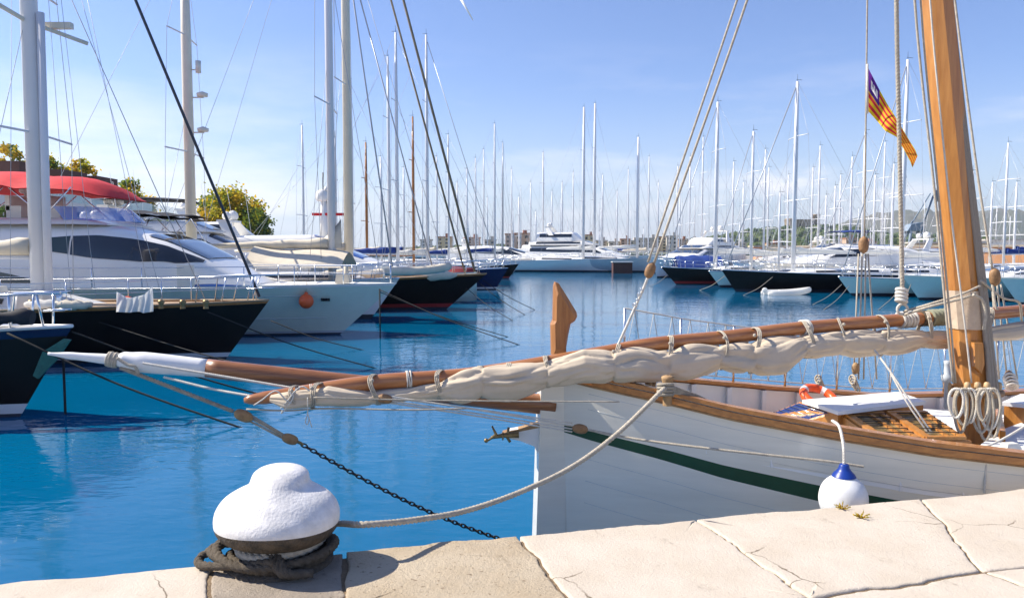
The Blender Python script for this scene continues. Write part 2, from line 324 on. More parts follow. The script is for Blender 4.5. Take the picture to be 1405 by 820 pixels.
def hill(name, tab, Y, depth, matl, nx=160, ny=14, amp=6, zb=0):
    rows = []
    xs = [tab[0][0] + (tab[-1][0] - tab[0][0]) * i / nx for i in range(nx + 1)]
    for j in range(ny + 1):
        v = j / ny; row = []
        for px in xs:
            y = interp(tab, px); top = W(px, y, Y); k = math.sin(math.pi * v) ** .8 if v < .5 else 1 - .3 * (v - .5)
            X = top.x * (1 + (v - .5) * depth / Y); yy = Y + (v - .5) * depth
            nn = noise.fractal(Vector((X * .01, yy * .01, Y)), .8, 2, 5) * amp
            row.append((X, yy, zb + (top.z - zb) * k + nn * k * .6))
        rows.append(row)
    m = MB(); m.grid(rows); return m.build(name, matl, kind='structure'), rows
_, hrow = hill('hill', [(560, 343), (700, 340), (780, 336), (850, 336), (920, 337), (960, 332), (1000, 326), (1040, 318), (1080, 314), (1120, 312), (1160, 316), (1200, 322), (1260, 326), (1330, 330), (1405, 334), (1500, 337), (1700, 342)], 1500, 500, M['wood_hill'])
hill('mountains', [(1060, 343), (1120, 318), (1160, 305), (1200, 294), (1240, 290), (1300, 292), (1340, 290), (1405, 289), (1500, 287), (1600, 292), (1800, 310), (2100, 340)], 4200, 1500, M['mountain'], amp=60)
hill('distant_hills', [(100, 343), (300, 339), (480, 341), (640, 340), (760, 338), (900, 340), (1080, 343)], 2600, 700, M['mountain'], amp=12)
# woods on the hill
m = MB(); rnd = random.Random(3)
for _ in range(2600):
    j = rnd.uniform(.5, 7.4); i = rnd.uniform(1, 158); a = hrow[int(j)][int(i)]; b = hrow[int(j) + 1][int(i) + 1]
    t, u = j % 1, i % 1; p = Vector(a).lerp(Vector(b), t); p.x = lerp(a[0], b[0], u)
    r = rnd.uniform(3.5, 8); k = rnd.randrange(3)
    n = 6; rows = []
    for q in range(4):
        an = math.pi * q / 3 - math.pi / 2; rr = max(.05, r * math.cos(an)) * rnd.uniform(.8, 1.2)
        rows.append([(p.x + rr * math.cos(6.283 * w / n + k), p.y + rr * math.sin(6.283 * w / n + k), p.z + r * .3 + r * .8 * math.sin(an) * rnd.uniform(.8, 1.2)) for w in range(n)])
    m.grid(rows, k, False, True)
m.build('woodland', [M['leaf_dark'], M['leaf_green'], mat('pine', (.09, .12, .035), .8)], kind='stuff', label='pine woods covering the hill below the castle', category='trees')
# castle
def castle():
    g = thing('castle', 'small stone castle with round towers on the wooded hilltop', 'castle', W(1100, 312, 1480) + Vector((0, 0, -6)))
    st = mat('castle_stone', (.34, .26, .18), .9, var=.15, vscale=.1)
    def P(px, h, wd): return W(px, 312, 1480)
    a = MB(); c = W(1095, 312, 1480); a.box((c.x, c.y, c.z + 2), (42, 30, 22)); a.box((c.x, c.y, c.z + 14), (44, 32, 2)); a.build('wall', st, g, True)
    for px, r, h in ((1084, 8, 18), (1108, 8, 16), (1119, 7, 26)):
        c = W(px, 312, 1475); a = MB(); a.lathe([(r, -10), (r, h), (r * 1.15, h + .5), (r * 1.15, h + 3), (.01, h + 3)], 18, 0, (c.x, c.y, c.z - 4)); a.build('tower', st, g, True)
    for px in (1092, 1098):
        a = MB(); c = W(px, 312, 1464.8); a.box((c.x, 1464.7, c.z + 5), (2, .6, 5)); a.build('window', M['b_dark'], g, True)
castle()
# town beyond the masts
def building(px, py, w, Y, colr, flo, label, rf=True):
    top = W(px, py, Y); wd_ = w * Y / 1050; h = top.z - 1; d = wd_ * .8
    g = thing('town_building', label, 'building', (top.x, Y, 1), rnd.uniform(-.25, .25), 'town buildings beyond the marina')
    a = MB(); a.box((0, 0, h / 2), (wd_, d, h)); a.build('wall', colr, g)
    nx = max(2, int(wd_ / 4.5))
    for f in range(flo):
        for i in range(nx):
            x = (i + .5) / nx * wd_ - wd_ / 2; z = (f + .5) / flo * h
            a = MB(); a.box((x, -d / 2 - .02, z), (wd_ / nx * .45, .2, h / flo * .45)); a.build('window', M['b_dark'], g)
    a = MB(); a.box((0, 0, h + .4), (wd_ + .8, d + .8, .8)); a.box((wd_ * .2, 0, h + 1.8), (wd_ * .25, d * .3, 2.2)); a.build('roof', M['roof_' + ('red' if rf else 'grey')], g)
M['roof_red'] = mat('roof_red', (.36, .17, .1), .9); M['roof_grey'] = mat('roof_grey', (.45, .42, .38), .9)
bc = [mat('facade_' + str(i), c, .85, var=.08, vscale=.1) for i, c in enumerate([(.60, .50, .38), (.66, .60, .52), (.55, .38, .28), (.50, .36, .30), (.68, .66, .62), (.62, .50, .30)])]
cn = ['sandy', 'cream', 'terracotta', 'brownish pink', 'white', 'ochre']
spots = [(648, 327, 22), (672, 330, 18), (700, 322, 14, 3), (716, 321, 22, 2), (742, 331, 14), (757, 334, 18), (775, 333, 14), (790, 331, 16), (808, 323, 14, 5), (825, 331, 16), (842, 333, 15), (858, 329, 14), (868, 331, 18), (880, 328, 13), (893, 328, 16), (908, 326, 14), (922, 325, 16), (936, 329, 14), (950, 330, 15), (610, 326, 20), (585, 330, 16), (970, 332, 18), (1015, 333, 16), (1060, 335, 20), (1150, 333, 14), (1165, 328, 18), (1190, 333, 20)]
ORD = 'first second third fourth fifth sixth seventh eighth ninth tenth eleventh twelfth thirteenth fourteenth fifteenth sixteenth seventeenth eighteenth nineteenth twentieth twenty-first twenty-second twenty-third twenty-fourth twenty-fifth twenty-sixth twenty-seventh twenty-eighth twenty-ninth thirtieth'.split()
for i, s in enumerate(spots):
    k = s[3] if len(s) > 3 else rnd.randrange(6)
    s = s[:3]; fl = rnd.choice((3, 4, 5))
    building(s[0], s[1], s[2] * .95, 520 + rnd.uniform(-60, 120), bc[k], fl, '%s apartment block on the far shore, %s from the left along the skyline' % (cn[k], ORD[sorted(q[0] for q in spots).index(s[0])]), k in (2, 3, 5))

# ------------------------------------------------------------------ trees
def tree(loc, h, cr, mats, label, trunk_h=None, group='autumn trees behind the marina', n=60, leaf=.17):
    g = thing('broadleaf_tree', label, 'tree', loc, rnd.uniform(0, 6), group)
    th = trunk_h or h * .4; a = MB()
    a.tube([(0, 0, -.2), (.05, 0, th * .5), (.1, .1, th), (.1, .1, h * .8)], [h * .035, h * .028, h * .022, h * .008], 8)
    for k in range(6):
        an = k * 1.05; a.tube([(0.05, 0, th * .85), (math.cos(an) * cr * .5, math.sin(an) * cr * .5, th * 1.25), (math.cos(an) * cr * .8, math.sin(an) * cr * .8, h * .75)], [h * .016, h * .01, h * .004], 5)
    a.build('trunk', M['bark'], g)
    c = MB(); cz = (h + th * .75) / 2; hh = (h - th * .75) / 2
    for k in range(n):
        while True:
            v = Vector((rnd.uniform(-1, 1), rnd.uniform(-1, 1), rnd.uniform(-1, 1)))
            if .25 < v.length < 1: break
        p = Vector((v.x * cr, v.y * cr, cz + v.z * hh)); rr = cr * rnd.uniform(.16, .30); mi = rnd.choices(range(len(mats)), [3, 3, 2][:len(mats)])[0]
        for q in range(70):
            d = Vector((rnd.gauss(0, .5), rnd.gauss(0, .5), rnd.gauss(0, .42))) * rr * 1.3; o = p + d
            u = Vector((rnd.gauss(0, 1), rnd.gauss(0, 1), rnd.gauss(0, 1))).normalized(); w = u.orthogonal().normalized() * leaf * rnd.uniform(.6, 1.3); u = u * leaf * rnd.uniform(.6, 1.3)
            c.add([o - u, o + w, o + u, o - w * .8], [(0, 1, 2, 3)], mi if rnd.random() < .75 else rnd.randrange(len(mats)), False)
    c.build('crown', mats, g)
aut = [M['leaf_olive'], M['leaf_yellow'], M['leaf_green']]
g3 = [M['leaf_green'], M['leaf_dark'], M['leaf_olive']]
def tpx(px, ytop, Y, cr, **k):
    p = W(px, ytop, Y); tree((p.x, Y, 1.1), p.z - 1.1, cr, k.pop('mats', aut), k.pop('label'), **k)
tpx(318, 264, 105, 4.0, label='large golden olive tree beside the tall cream mast', n=110, leaf=.22)
tpx(346, 290, 100, 2.6, label='lower green part-yellow tree right of the large golden tree', n=60, mats=g3 + [])
tpx(290, 285, 98, 2.4, label='rounded yellow tree left of the large golden tree', n=60)
for px, yt, Y, lb in ((14, 196, 78, 'yellow treetop above the leftmost brown roof box'), (68, 212, 82, 'yellow treetop right of the near white mast'), (112, 222, 86, 'pale orange treetop behind the third brown roof box'), (175, 247, 92, 'yellow treetop behind the end of the red canopy'), (196, 270, 95, 'small yellow treetop behind the glass balustrade')):
    p = W(px, yt, Y); tree((p.x, Y, 1.1), p.z - 1.1, 1.9, aut, lb, trunk_h=(p.z - 1.1) * .6, n=45)
def palm(loc, h, r, label):
    g = thing('palm_tree', label, 'palm', loc, 0, 'palms by the waterfront building'); a = MB(); a.tube([(0, 0, 0), (.05, 0, h * .5), (0, .05, h)], [.16, .13, .12], 8); a.build('trunk', M['bark'], g)
    c = MB()
    for k in range(26):
        an = k * 2.4; up = rnd.uniform(-.1, 1.1); d = Vector((math.cos(an), math.sin(an), 0)); sd = Vector((-d.y, d.x, 0)); prev = None
        pts = [Vector((0, 0, h)) + d * r * t + Vector((0, 0, r * (up * t - .9 * t * t))) for t in (0, .2, .4, .6, .8, 1)]
        for i in range(5):
            for q in range(4):
                b = pts[i].lerp(pts[i + 1], q / 4)
                for sg in (-1, 1): c.add([b, b + d * .05, b + sd * sg * r * .28 * (1 - i / 6) + d * .12 - Vector((0, 0, .12))], [(0, 1, 2)], 0, False)
        c.tube(pts, .015, 4)
    c.build('crown', M['palm'], g)
for px, Y, h, lb in ((8, 54, 4.6, 'palm at the far left in front of the dark windows'), (30, 54, 4.2, 'short palm left of the near white mast'), (100, 58, 3.9, 'palm below the middle of the red canopy'), (118, 60, 3.6, 'low palm under the red canopy end'), (212, 70, 3.4, 'palm under the black awning'), (240, 74, 3.2, 'small palm beside the tall cream mast'), (225, 84, 4.8, 'palm behind the glass balustrade')):
    p = W(px, 300, Y); palm((p.x, Y, 1.1), h, 1.5, lb)
# waterfront building
def waterfront():
    g = thing('waterfront_building', 'low modern white building with brown roof boxes and glass balustrade', 'building', (-44, 75, 1.1))
    a = MB(); a.box((-52, 77, 3.6), (22, 42, 5)); a.build('wall', M['b_white'], g, True)
    a = MB(); a.prism([(-40.2, 55, 6.6), (-40.2, 99, 6.1), (-40.2, 99, 6.9), (-40.2, 55, 7.5)], (-24, 0, 0)); a.build('terrace_slab', M['b_white'], g, True)
    for i in range(11):
        a = MB(); y = 57 + i * 3.9; z = 7.45 - i * .055; a.add([(-40.4, y, z), (-40.4, y + 3.7, z), (-40.4, y + 3.7, z + 1), (-40.4, y, z + 1)], [(0, 1, 2, 3)], 0, False); a.build('balustrade_pane', M['b_glass'], g, True)
    for i in range(10):
        a = MB(); y = 59 + i * 3.9; a.box((-40.9, y, 3.6), (.3, 2.6, 4)); a.build('window', M['b_dark'], g, True)
        a = MB(); a.box((-40.9, y + 1.95, 3.8), (.5, .9, 5.4)); a.build('pillar', M['b_brown'], g, True)
    a = MB(); a.prism([(-43, 57, 7.2), (-43, 92, 7.2), (-43, 92, 8.4), (-43, 57, 9.2)], (-10, 0, 0)); a.build('upper_storey', M['b_white'], g, True)
    for i, y in enumerate((60.5, 69.5, 76, 82)):
        a = MB(); a.box((-44.6, y, 9.9 - i * .05), (3.2, 4.2, 1.7)); a.build('roof_box', M['b_brown'], g, True)
        a = MB(); a.box((-44.4, y, 8.85), (4, 5, .35)); a.build('roof_box_sill', M['b_white'], g, True)
waterfront()

# ------------------------------------------------------------------ boats
def hull_fn(L, B, fb, fm, fs, rake, tr=.7, full=2.0, tm=.5):
    def b(t):
        if t < tm: return B / 2 * (1 - (1 - t / tm) ** full)
        return B / 2 * (1 - (1 - tr) * ((t - tm) / (1 - tm)) ** 2)
    def z(t):
        return fm + (fb - fm) * max(0, 1 - t / .7) ** 1.8 + (fs - fm) * max(0, (t - .7) / .3)
    return b, z
def surf(L, b, z, rake, t, h, qb=1.0, qm=.3, keel=-.5, srake=0):
    sh = z(t); zf = (h - keel) / (sh - keel); q = lerp(qm, qb, (1 - t) ** 2)
    return Vector((-t * L - rake * (1 - zf) * (1 - t) ** 4 + srake * (1 - zf) * t ** 6, b(t) * max(zf, .0) ** q, h))
def make_hull(g, L, b, z, rake, mats, boots=(.08, .2), off=0, qb=1.0, qm=.3, sheerband=0, srake=.3, n=32, keel=-.5):
    # mats: antifoul, boot, topsides, band
    fr = [.0, .2, .4, .6, .8]
    cols = []
    for i in range(n + 1):
        t = (i / n) ** 1.25; sh = z(t); bt = boots[1] if boots[1] < sh else sh * .5
        top = sh - sheerband if sheerband else sh
        hs = [keel, keel * .4, 0, boots[0], bt] + [lerp(bt, top, f) for f in (.2, .4, .6, .8)] + [top] + ([sh] if sheerband else [])
        cols.append((t, hs))
    nb = len(cols[0][1]); a = MB()
    mi = [0, 0, 0, 1] + [2] * 5 + [3]
    for s in (1, -1):
        rows = []
        for t, hs in cols:
            r = []
            for h in hs:
                p = surf(L, b, z, rake, t, h, qb, qm, keel, srake); p.y *= s; p.x += off; r.append(p)
            rows.append(r if s < 0 else r)
        a.grid(rows, 0, True, False, lambda i, j: mi[j])
    rows = [[], []]
    for h in cols[-1][1]:
        p = surf(L, b, z, rake, 1, h, qb, qm, keel, srake); p.x += off; rows[0].append(p); rows[1].append(Vector((p.x, -p.y, p.z)))
    a.grid(rows, 2, False)
    a.build('hull', mats, g)
def make_deck(g, L, b, z, matl, off=0, drop=.03, n=30, camber=.06):
    rows = []
    for i in range(n + 1):
        t = (i / n) ** 1.25; w = b(t) * .995; rows.append([(-t * L + off, w * k, z(t) - drop + camber * (1 - abs(k)) * min(1, w)) for k in (-1, -.5, 0, .5, 1)])
    m = MB(); m.grid(rows, 0); m.build('deck', matl, g)
def make_toe(g, L, b, z, matl, off=0, r=.03, n=40):
    a = MB()
    for s in (1, -1): a.tube([(-(i / n) ** 1.25 * L + off, s * b((i / n) ** 1.25), z((i / n) ** 1.25) + r * .5) for i in range(n + 1)], r, 6)
    a.build('toe_rail', matl, g)
def make_rail(g, L, b, z, matl, off=0, h=.65, t0=.02, t1=.9, step=1.6, r=.012, wires=2):
    a = MB(); n = max(3, int((t1 - t0) * L / step))
    for s in (1, -1):
        ps = []
        for i in range(n + 1):
            t = lerp(t0, t1, i / n); p = Vector((-t * L + off, s * max(.05, b(t) - .05), z(t))); ps.append(p); a.tube([p, p + Vector((0, 0, h))], r * 1.2, 5)
        for k in range(wires):
            a.tube([p + Vector((0, 0, h * (1 - k * .45))) for p in ps], r * (1 if k == 0 else .7), 5)
    a.build('guard_rail', matl, g)
def make_pulpit(g, L, b, z, matl, off=0, h=.7, t1=.09, r=.018, over=.25):
    a = MB(); zb = z(0)
    for s in (1, -1):
        p0 = Vector((-t1 * L + off, s * b(t1) * .95, z(t1)))
        tip = Vector((over + off, s * .16, zb + h))
        a.tube([p0, p0 + Vector((.1, 0, h)), tip], r, 6)
        for q in (.35, .7): 
            t = t1 * (1 - q); lo = Vector((-t * L + off, s * b(t) * .95, z(t))); up = (p0 + Vector((.1, 0, h))).lerp(tip, q); a.tube([lo, up], r * .9, 6)
        a.tube([lo.lerp(lo, 0) + Vector((0, 0, h * .5)), Vector((over * .6 + off, s * .1, zb + h * .5))], r * .8, 6)
    a.tube([Vector((over + off, -.16, zb + h)), Vector((over + off, .16, zb + h))], r, 6); a.build('pulpit', matl, g)
class Cabin:
    def __init__(s, st, n=4.0, tum=.12): s.st = st; s.n = n; s.tum = tum      # st: (x, z0, z1, w), x falling aft
    def at(s, x):
        tab = sorted(s.st); return interp(tab, x)
    def pt(s, x, f, sg=1, o=0):
        z0, z1, w = s.at(x); y = w * (1 - min(1, abs(f)) ** s.n) ** (1 / s.n) * (1 - s.tum * f)
        return Vector((x, sg * (y + o), z0 + (z1 - z0) * f))
    def mesh(s, g, matl, name='deckhouse', off=0, N=40):
        xs = [lerp(s.st[0][0], s.st[-1][0], i / N) for i in range(N + 1)]; rows = []
        fs = [0, .2, .4, .55, .7, .8, .88, .94, .98, 1]
        for x in xs:
            a = [s.pt(x, f) for f in fs]; r = a + [Vector((p.x, -p.y, p.z)) for p in a[::-1][1:]]
            rows.append([p + Vector((off, 0, 0)) for p in r])
        m = MB(); m.grid(rows); k = len(rows[0])
        m.add(rows[0], [tuple(range(k))], 0, False); m.add(rows[-1], [tuple(range(k))[::-1]], 0, False)
        return m.build(name, matl, g)
    def window(s, g, tab, matl, off=0, name='side_window', N=14, o=.02):
        for sg in (1, -1):
            rows = []; x0, x1 = tab[0][0], tab[-1][0]; ts = sorted(tab)
            for i in range(N + 1):
                x = lerp(x0, x1, i / N); lo, hi = interp(ts, x); rows.append([s.pt(x, lerp(lo, hi, q), sg, o) + Vector((off, 0, 0)) for q in (0, .33, .66, 1)])
            m = MB(); m.grid(rows); m.build(name, matl, g)
    def screen(s, g, x0, x1, gm, matl, off=0, name='windscreen', o=.03):
        rows = []
        for i in range(9):
            x = lerp(x0, x1, i / 8); z0, z1, w = s.at(x); r = []
            for k in range(13):
                q = lerp(-gm, gm, k / 12); y = q * w * (1 - s.tum); r.append(Vector((x + off, y, z0 + (z1 - z0) * (1 - abs(q) ** s.n) ** (1 / s.n) + o)))
            rows.append(r)
        m = MB(); m.grid(rows); m.build(name, matl, g)
def dome(g, c, r=.3, name='radar_dome'):
    m = MB(); m.lathe([(.01, 0), (r * .7, 0), (r * .95, r * .3), (r, r * .7), (r * .92, r * 1.15), (r * .6, r * 1.6), (.01, r * 1.8)], 14, 0, c); m.tube([(c[0], c[1], c[2] - .4), (c[0], c[1], c[2] + .02)], .05, 6); m.build(name, M['gelcoat'], g)

def sailboat(label, Y, tip_px, masts, L=16, B=4.2, fb=1.5, fm=1.1, hull='gelcoat', boot='antifoul', heading=0, rake=1.4, deck='grey_deck', detail=1, group=None, mastmat='alu', cover='canvas_white', tip_y=None, left=True, cabin=True, sheer=None, stays=True, tall=1, bootz=(.08, .2), boom=True, forestay='wire', fr=.012, foreext=0, spread=2, sr=.010, headx=None, stemz=None):
    """masts: (pixel x near base, pixel y of top, radius, material)"""
    p = W(tip_px, 370, Y); hd = heading if left else 180 + heading
    d = Vector((math.cos(R(hd)), math.sin(R(hd)), 0))
    root = Vector((p.x, Y, 0)) - d * L / 2
    g = thing('sailing_yacht', label, 'sailing boat', root, R(hd), group)
    off = L / 2
    b, z = hull_fn(L, B, fb, fm, fm, rake, .62, 1.9, .55)
    make_hull(g, L, b, z, rake, [M['antifoul'], M[boot], M[hull], M[sheer or hull]], bootz, off, 1.1, .35, .07 if sheer else 0)
    make_deck(g, L, b, z, M[deck], off)
    if detail: make_toe(g, L, b, z, M['teak'] if deck == 'teak' else M['steel'], off, .03)
    if detail: make_rail(g, L, b, z, M['steel'], off, step=2.0); make_pulpit(g, L, b, z, M['steel'], off)
    if cabin:
        c = Cabin([(-L * .24, fm, fm + .08, B * .16), (-L * .32, fm, fm + .42, B * .24), (-L * .62, fm, fm + .5, B * .28), (-L * .63, fm, fm + .45, B * .27)], 5)
        c.mesh(g, M['gelcoat'], 'coachroof', off, 16); c.window(g, [(-L * .34, .45, .75), (-L * .58, .4, .75)], M['glass_dark'], off, 'cabin_window', 6)
    for i, (mx_, my, r, mm) in enumerate(masts):
        # where along the axis is the mast?
        dirx = (mx_ - 702.5) / FPX
        s = (p.x - dirx * Y * 1.0) / (d.x - dirx * d.y) if True else 0
        base = Vector((p.x, Y, 0)) - d * s
        top = W(mx_, my, base.y).z
        lx = off - s; zt = z(min(1, max(0, s / L))); m = MB()
        m.tube([(lx, 0, zt - .1), (lx, 0, lerp(zt, top, .7)), (lx, 0, top)], [r, r * .95, r * .6], 10)
        m.build('mast', M[mm], g)
        mo = g.children[-1] if g.children else None
        mo = [o for o in COL.objects if o.parent == g][-1] if False else LAST(g, 'mast')
        for k in range(spread):
            zz = lerp(zt, top, (k + 1) / (spread + 1) + .05); w_ = B * (.42 - .1 * k)
            a = MB(); a.tube([(lx - .15, -w_, zz - .04), (lx, 0, zz), (lx - .15, w_, zz - .04)], .035, 5); a.build('spreader', M['alu' if mm != 'mast_wood' else 'mast_wood'], mo)
        a = MB(); a.tube([(lx, 0, top), (lx, 0, top + .5)], .012, 4); a.tube([(lx - .3, .05, top + .1), (lx + .1, .05, top + .12)], .014, 4); a.build('masthead_aerial', M['wire_dark'], mo)
        if stays:
            zz = lerp(zt, top, .97)
            for s_ in (1, -1):
                a = MB(); bw = b(min(1, max(.1, s / L))) * .97
                q = [(lx, 0, zz)] + [(lx - .15, s_ * B * (.42 - .1 * k), lerp(zt, top, (k + 1) / (spread + 1) + .05) - .04) for k in range(spread - 1, -1, -1)] + [(lx - .2, s_ * bw, zt)]
                a.tube(q, sr, 4); a.build('shroud', M['wire'], g)
                a = MB(); a.tube([(lx, 0, lerp(zt, top, .52)), (lx - .8, s_ * bw, zt)], sr, 4); a.build('lower_shroud', M['wire'], g)
            if i == 0:
                a = MB(); a.tube([(lx + .1, 0, zz), (off - .25 + foreext, 0, z(0) + .1)], fr, 6); a.build('forestay', M[forestay], g)
                a = MB(); a.tube([(lx, 0, lerp(zt, top, .7)), (off - .28 * s, 0, z(0) + .05)], sr * 1.2, 4); a.build('inner_forestay', M['wire'], g)
            a = MB(); a.tube([(lx, 0, top), (max(off - L + .1, lx - 8), 0, z(1) + .1)], sr, 4); a.build('backstay', M['wire'], g)
        if boom:
            bl = min(L * .3, (top - zt) * .35); bz = zt + 1.3
            a = MB(); a.tube([(lx - .1, 0, bz), (lx - bl, 0, bz + .1)], .07, 6); a.build('boom', M[mm], g)
            a = MB(); n = 14; a.tube([(lx - .15 - i_ / n * (bl - .3), 0, bz + .28 - .12 * i_ / n + .02 * math.sin(i_ * 2)) for i_ in range(n + 1)], [.08 + .16 * (1 - i_ / n) + .02 * math.sin(i_ * 1.7) for i_ in range(n + 1)], 8); a.build('sail_cover', M[cover], g)
    return g
def LAST(g, nm):
    return [o for o in COL.objects if o.parent == g and o.name.split('.')[0] == nm][-1]

def motor(label, Y, tip_px, L=16, B=4.6, fb=1.9, fm=1.5, hull='gelcoat', boot='antifoul', heading=0, left=True, style='coupe', group=None, glass='glass_dark', rake=1.6, radar=False, canopy=None, detail=1, k=1.0, aerials=True):
    p = W(tip_px, 370, Y); hd = heading if left else 180 + heading; d = Vector((math.cos(R(hd)), math.sin(R(hd)), 0))
    g = thing('motor_yacht', label, 'motor yacht', Vector((p.x, Y, 0)) - d * L / 2, R(hd), group); off = L / 2
    b, z = hull_fn(L, B, fb, fm, fm * .9, rake, .85, 2.1, .45)
    make_hull(g, L, b, z, rake, [M['antifoul'], M[boot], M[hull], M[hull]], (.06, .16), off, 1.5, .22)
    make_deck(g, L, b, z, M['gelcoat'], off, .05)
    if detail: make_rail(g, L, b, z, M['steel'], off, .6, .01, .55, 1.4, .014, 2)
    h = 1.0 * k; w = B / 2 * .78
    if style == 'coupe':
        c = Cabin([(-L * .14, fm + .1, fm + .15, w * .5), (-L * .25, fm, fm + .55 * h, w * .85), (-L * .36, fm, fm + 1.0 * h, w), (-L * .48, fm, fm + 1.65 * h, w), (-L * .62, fm, fm + 1.85 * h, w), (-L * .82, fm, fm + 1.75 * h, w), (-L * .9, fm, fm + 1.4 * h, w)], 4)
        c.mesh(g, M['gelcoat'], 'deckhouse', off); c.window(g, [(-L * .38, .60, .66), (-L * .46, .48, .86), (-L * .62, .45, .84), (-L * .8, .6, .7)], M[glass], off); c.screen(g, -L * .36, -L * .47, .85, M[glass], off)
    else:
        c = Cabin([(-L * .18, fm + .1, fm + .15, w * .5), (-L * .26, fm, fm + .7 * h, w * .85), (-L * .33, fm, fm + 1.2 * h, w), (-L * .42, fm, fm + 1.95 * h, w), (-L * .9, fm, fm + 2.0 * h, w)], 5)
        c.mesh(g, M['gelcoat'], 'deckhouse', off); c.window(g, [(-L * .36, .5, .6), (-L * .42, .45, .8), (-L * .62, .45, .8), (-L * .84, .5, .75)], M[glass], off); c.screen(g, -L * .33, -L * .41, .85, M[glass], off)
        f = Cabin([(-L * .40, fm + 1.95 * h, fm + 2.0 * h, w * .6), (-L * .48, fm + 1.95 * h, fm + 2.6 * h, w * .85), (-L * .85, fm + 1.95 * h, fm + 2.5 * h, w * .9)], 5)
        f.mesh(g, M['gelcoat'], 'flybridge', off); f.screen(g, -L * .41, -L * .475, .85, M[glass], off, 'flybridge_windscreen')
        if style == 'super':
            f2 = Cabin([(-L * .5, fm + 2.6 * h, fm + 2.7 * h, w * .6), (-L * .56, fm + 2.5 * h, fm + 3.9 * h, w * .75), (-L * .8, fm + 2.5 * h, fm + 3.9 * h, w * .75)], 5)
            f2.mesh(g, M['gelcoat'], 'upper_deck', off); f2.window(g, [(-L * .56, .45, .8), (-L * .78, .45, .8)], M[glass], off, 'upper_window'); f.window(g, [(-L * .5, .3, .75), (-L * .8, .3, .75)], M[glass], off, 'bridge_window')
    zt = fm + (1.85 if style == 'coupe' else 2.6 if style == 'fly' else 3.9) * h
    if radar:
        a = MB(); xa = off - L * .68
        for s in (1, -1): a.prism([(xa, s * w * .8, zt - .5), (xa - .8, s * w * .8, zt - .5), (xa - 1.5, s * w * .6, zt + .8), (xa - 1.0, s * w * .6, zt + .8)], (0, -s * .1, 0))
        a.box((xa - 1.25, 0, zt + .8), (.6, w * 1.25, .12)); a.build('radar_arch', M['gelcoat'], g)
        dome(g, (xa - 1.2, .5, zt + .9), .32); dome(g, (xa - 1.2, -.5, zt + .9), .26)
    if aerials:
        for s in (1, -1): a = MB(); a.tube([(off - L * .7, s * w * .7, zt), (off - L * .72, s * w * .75, zt + 2.8 + .2 * s)], .012, 4); a.build('aerial', M['far_mast'], g)
    if canopy:
        a = MB(); rows = []
        for i in range(9):
            t = i / 8; rows.append([(off - L * (.5 + .28 * t), w * .9 * q, zt + 1.2 + .12 * math.sin(math.pi * t) - .12 * q * q) for q in (-1, -.6, -.2, .2, .6, 1)])
        a.grid(rows); a.grid([[(x, y, zz - .05) for x, y, zz in r] for r in rows]); a.build('canopy', M[canopy], g)
        a = MB()
        for s in (1, -1):
            for x0, x1 in ((.5, .56), (.64, .6), (.64, .7), (.78, .74)): a.tube([(off - L * x0, s * w * .88, zt + 1.1), (off - L * x1, s * w * .85, zt - .1)], .015, 5)
        a.build('canopy_frame', M['steel'], g)
    return g

# ---- left row, near to far
gl = 'yachts moored bow-out along the left dock'
# A: black bow at the far left
def boatA():
    L, B, Y = 14, 4.0, 13.6
    p = W(99, 449, Y); g = thing('sailing_yacht', 'black hulled yacht bow with navy stripe, cut off by the left edge', 'sailing boat', (p.x - L / 2, Y, 0), 0, gl); off = L / 2
    b, z = hull_fn(L, B, 1.62, 1.45, 1.4, 1.0, .6, 1.5, .6)
    make_hull(g, L, b, z, 1.3, [M['antifoul'], M['white_boot'], M['black_hull'], M['navy_hull']], (.06, .24), off, .8, .3, .16)
    make_deck(g, L, b, z, M['grey_deck'], off); make_toe(g, L, b, z, M['gelcoat'], off, .035); make_pulpit(g, L, b, z, M['steel'], off, .62, .1, .024, -.1)
    make_rail(g, L, b, z, M['steel'], off, .62, .1, .9, 1.8, .012)
    a = MB(); a.prism([(off - .10, -.06, 1.42), (off + .02, -.06, 1.40), (off - .22, -.10, 1.05), (off - .52, -.16, .72), (off - .60, -.17, .78), (off - .42, -.16, 1.2)], (0, -.05, 0)); a.build('anchor_fluke', mat('verdigris', (.04, .17, .13), .6, var=.3, vscale=12), g)
    a = MB(); n = 16
    a.tube([(off - .35 - i * .16, -.55 - .02 * i, 1.83 + .03 * math.sin(i)) for i in range(n)], [.12 + .035 * math.sin(i * 1.9) for i in range(n)], 10); a.build('furled_awning', M['canvas_black'], g)
boatA()
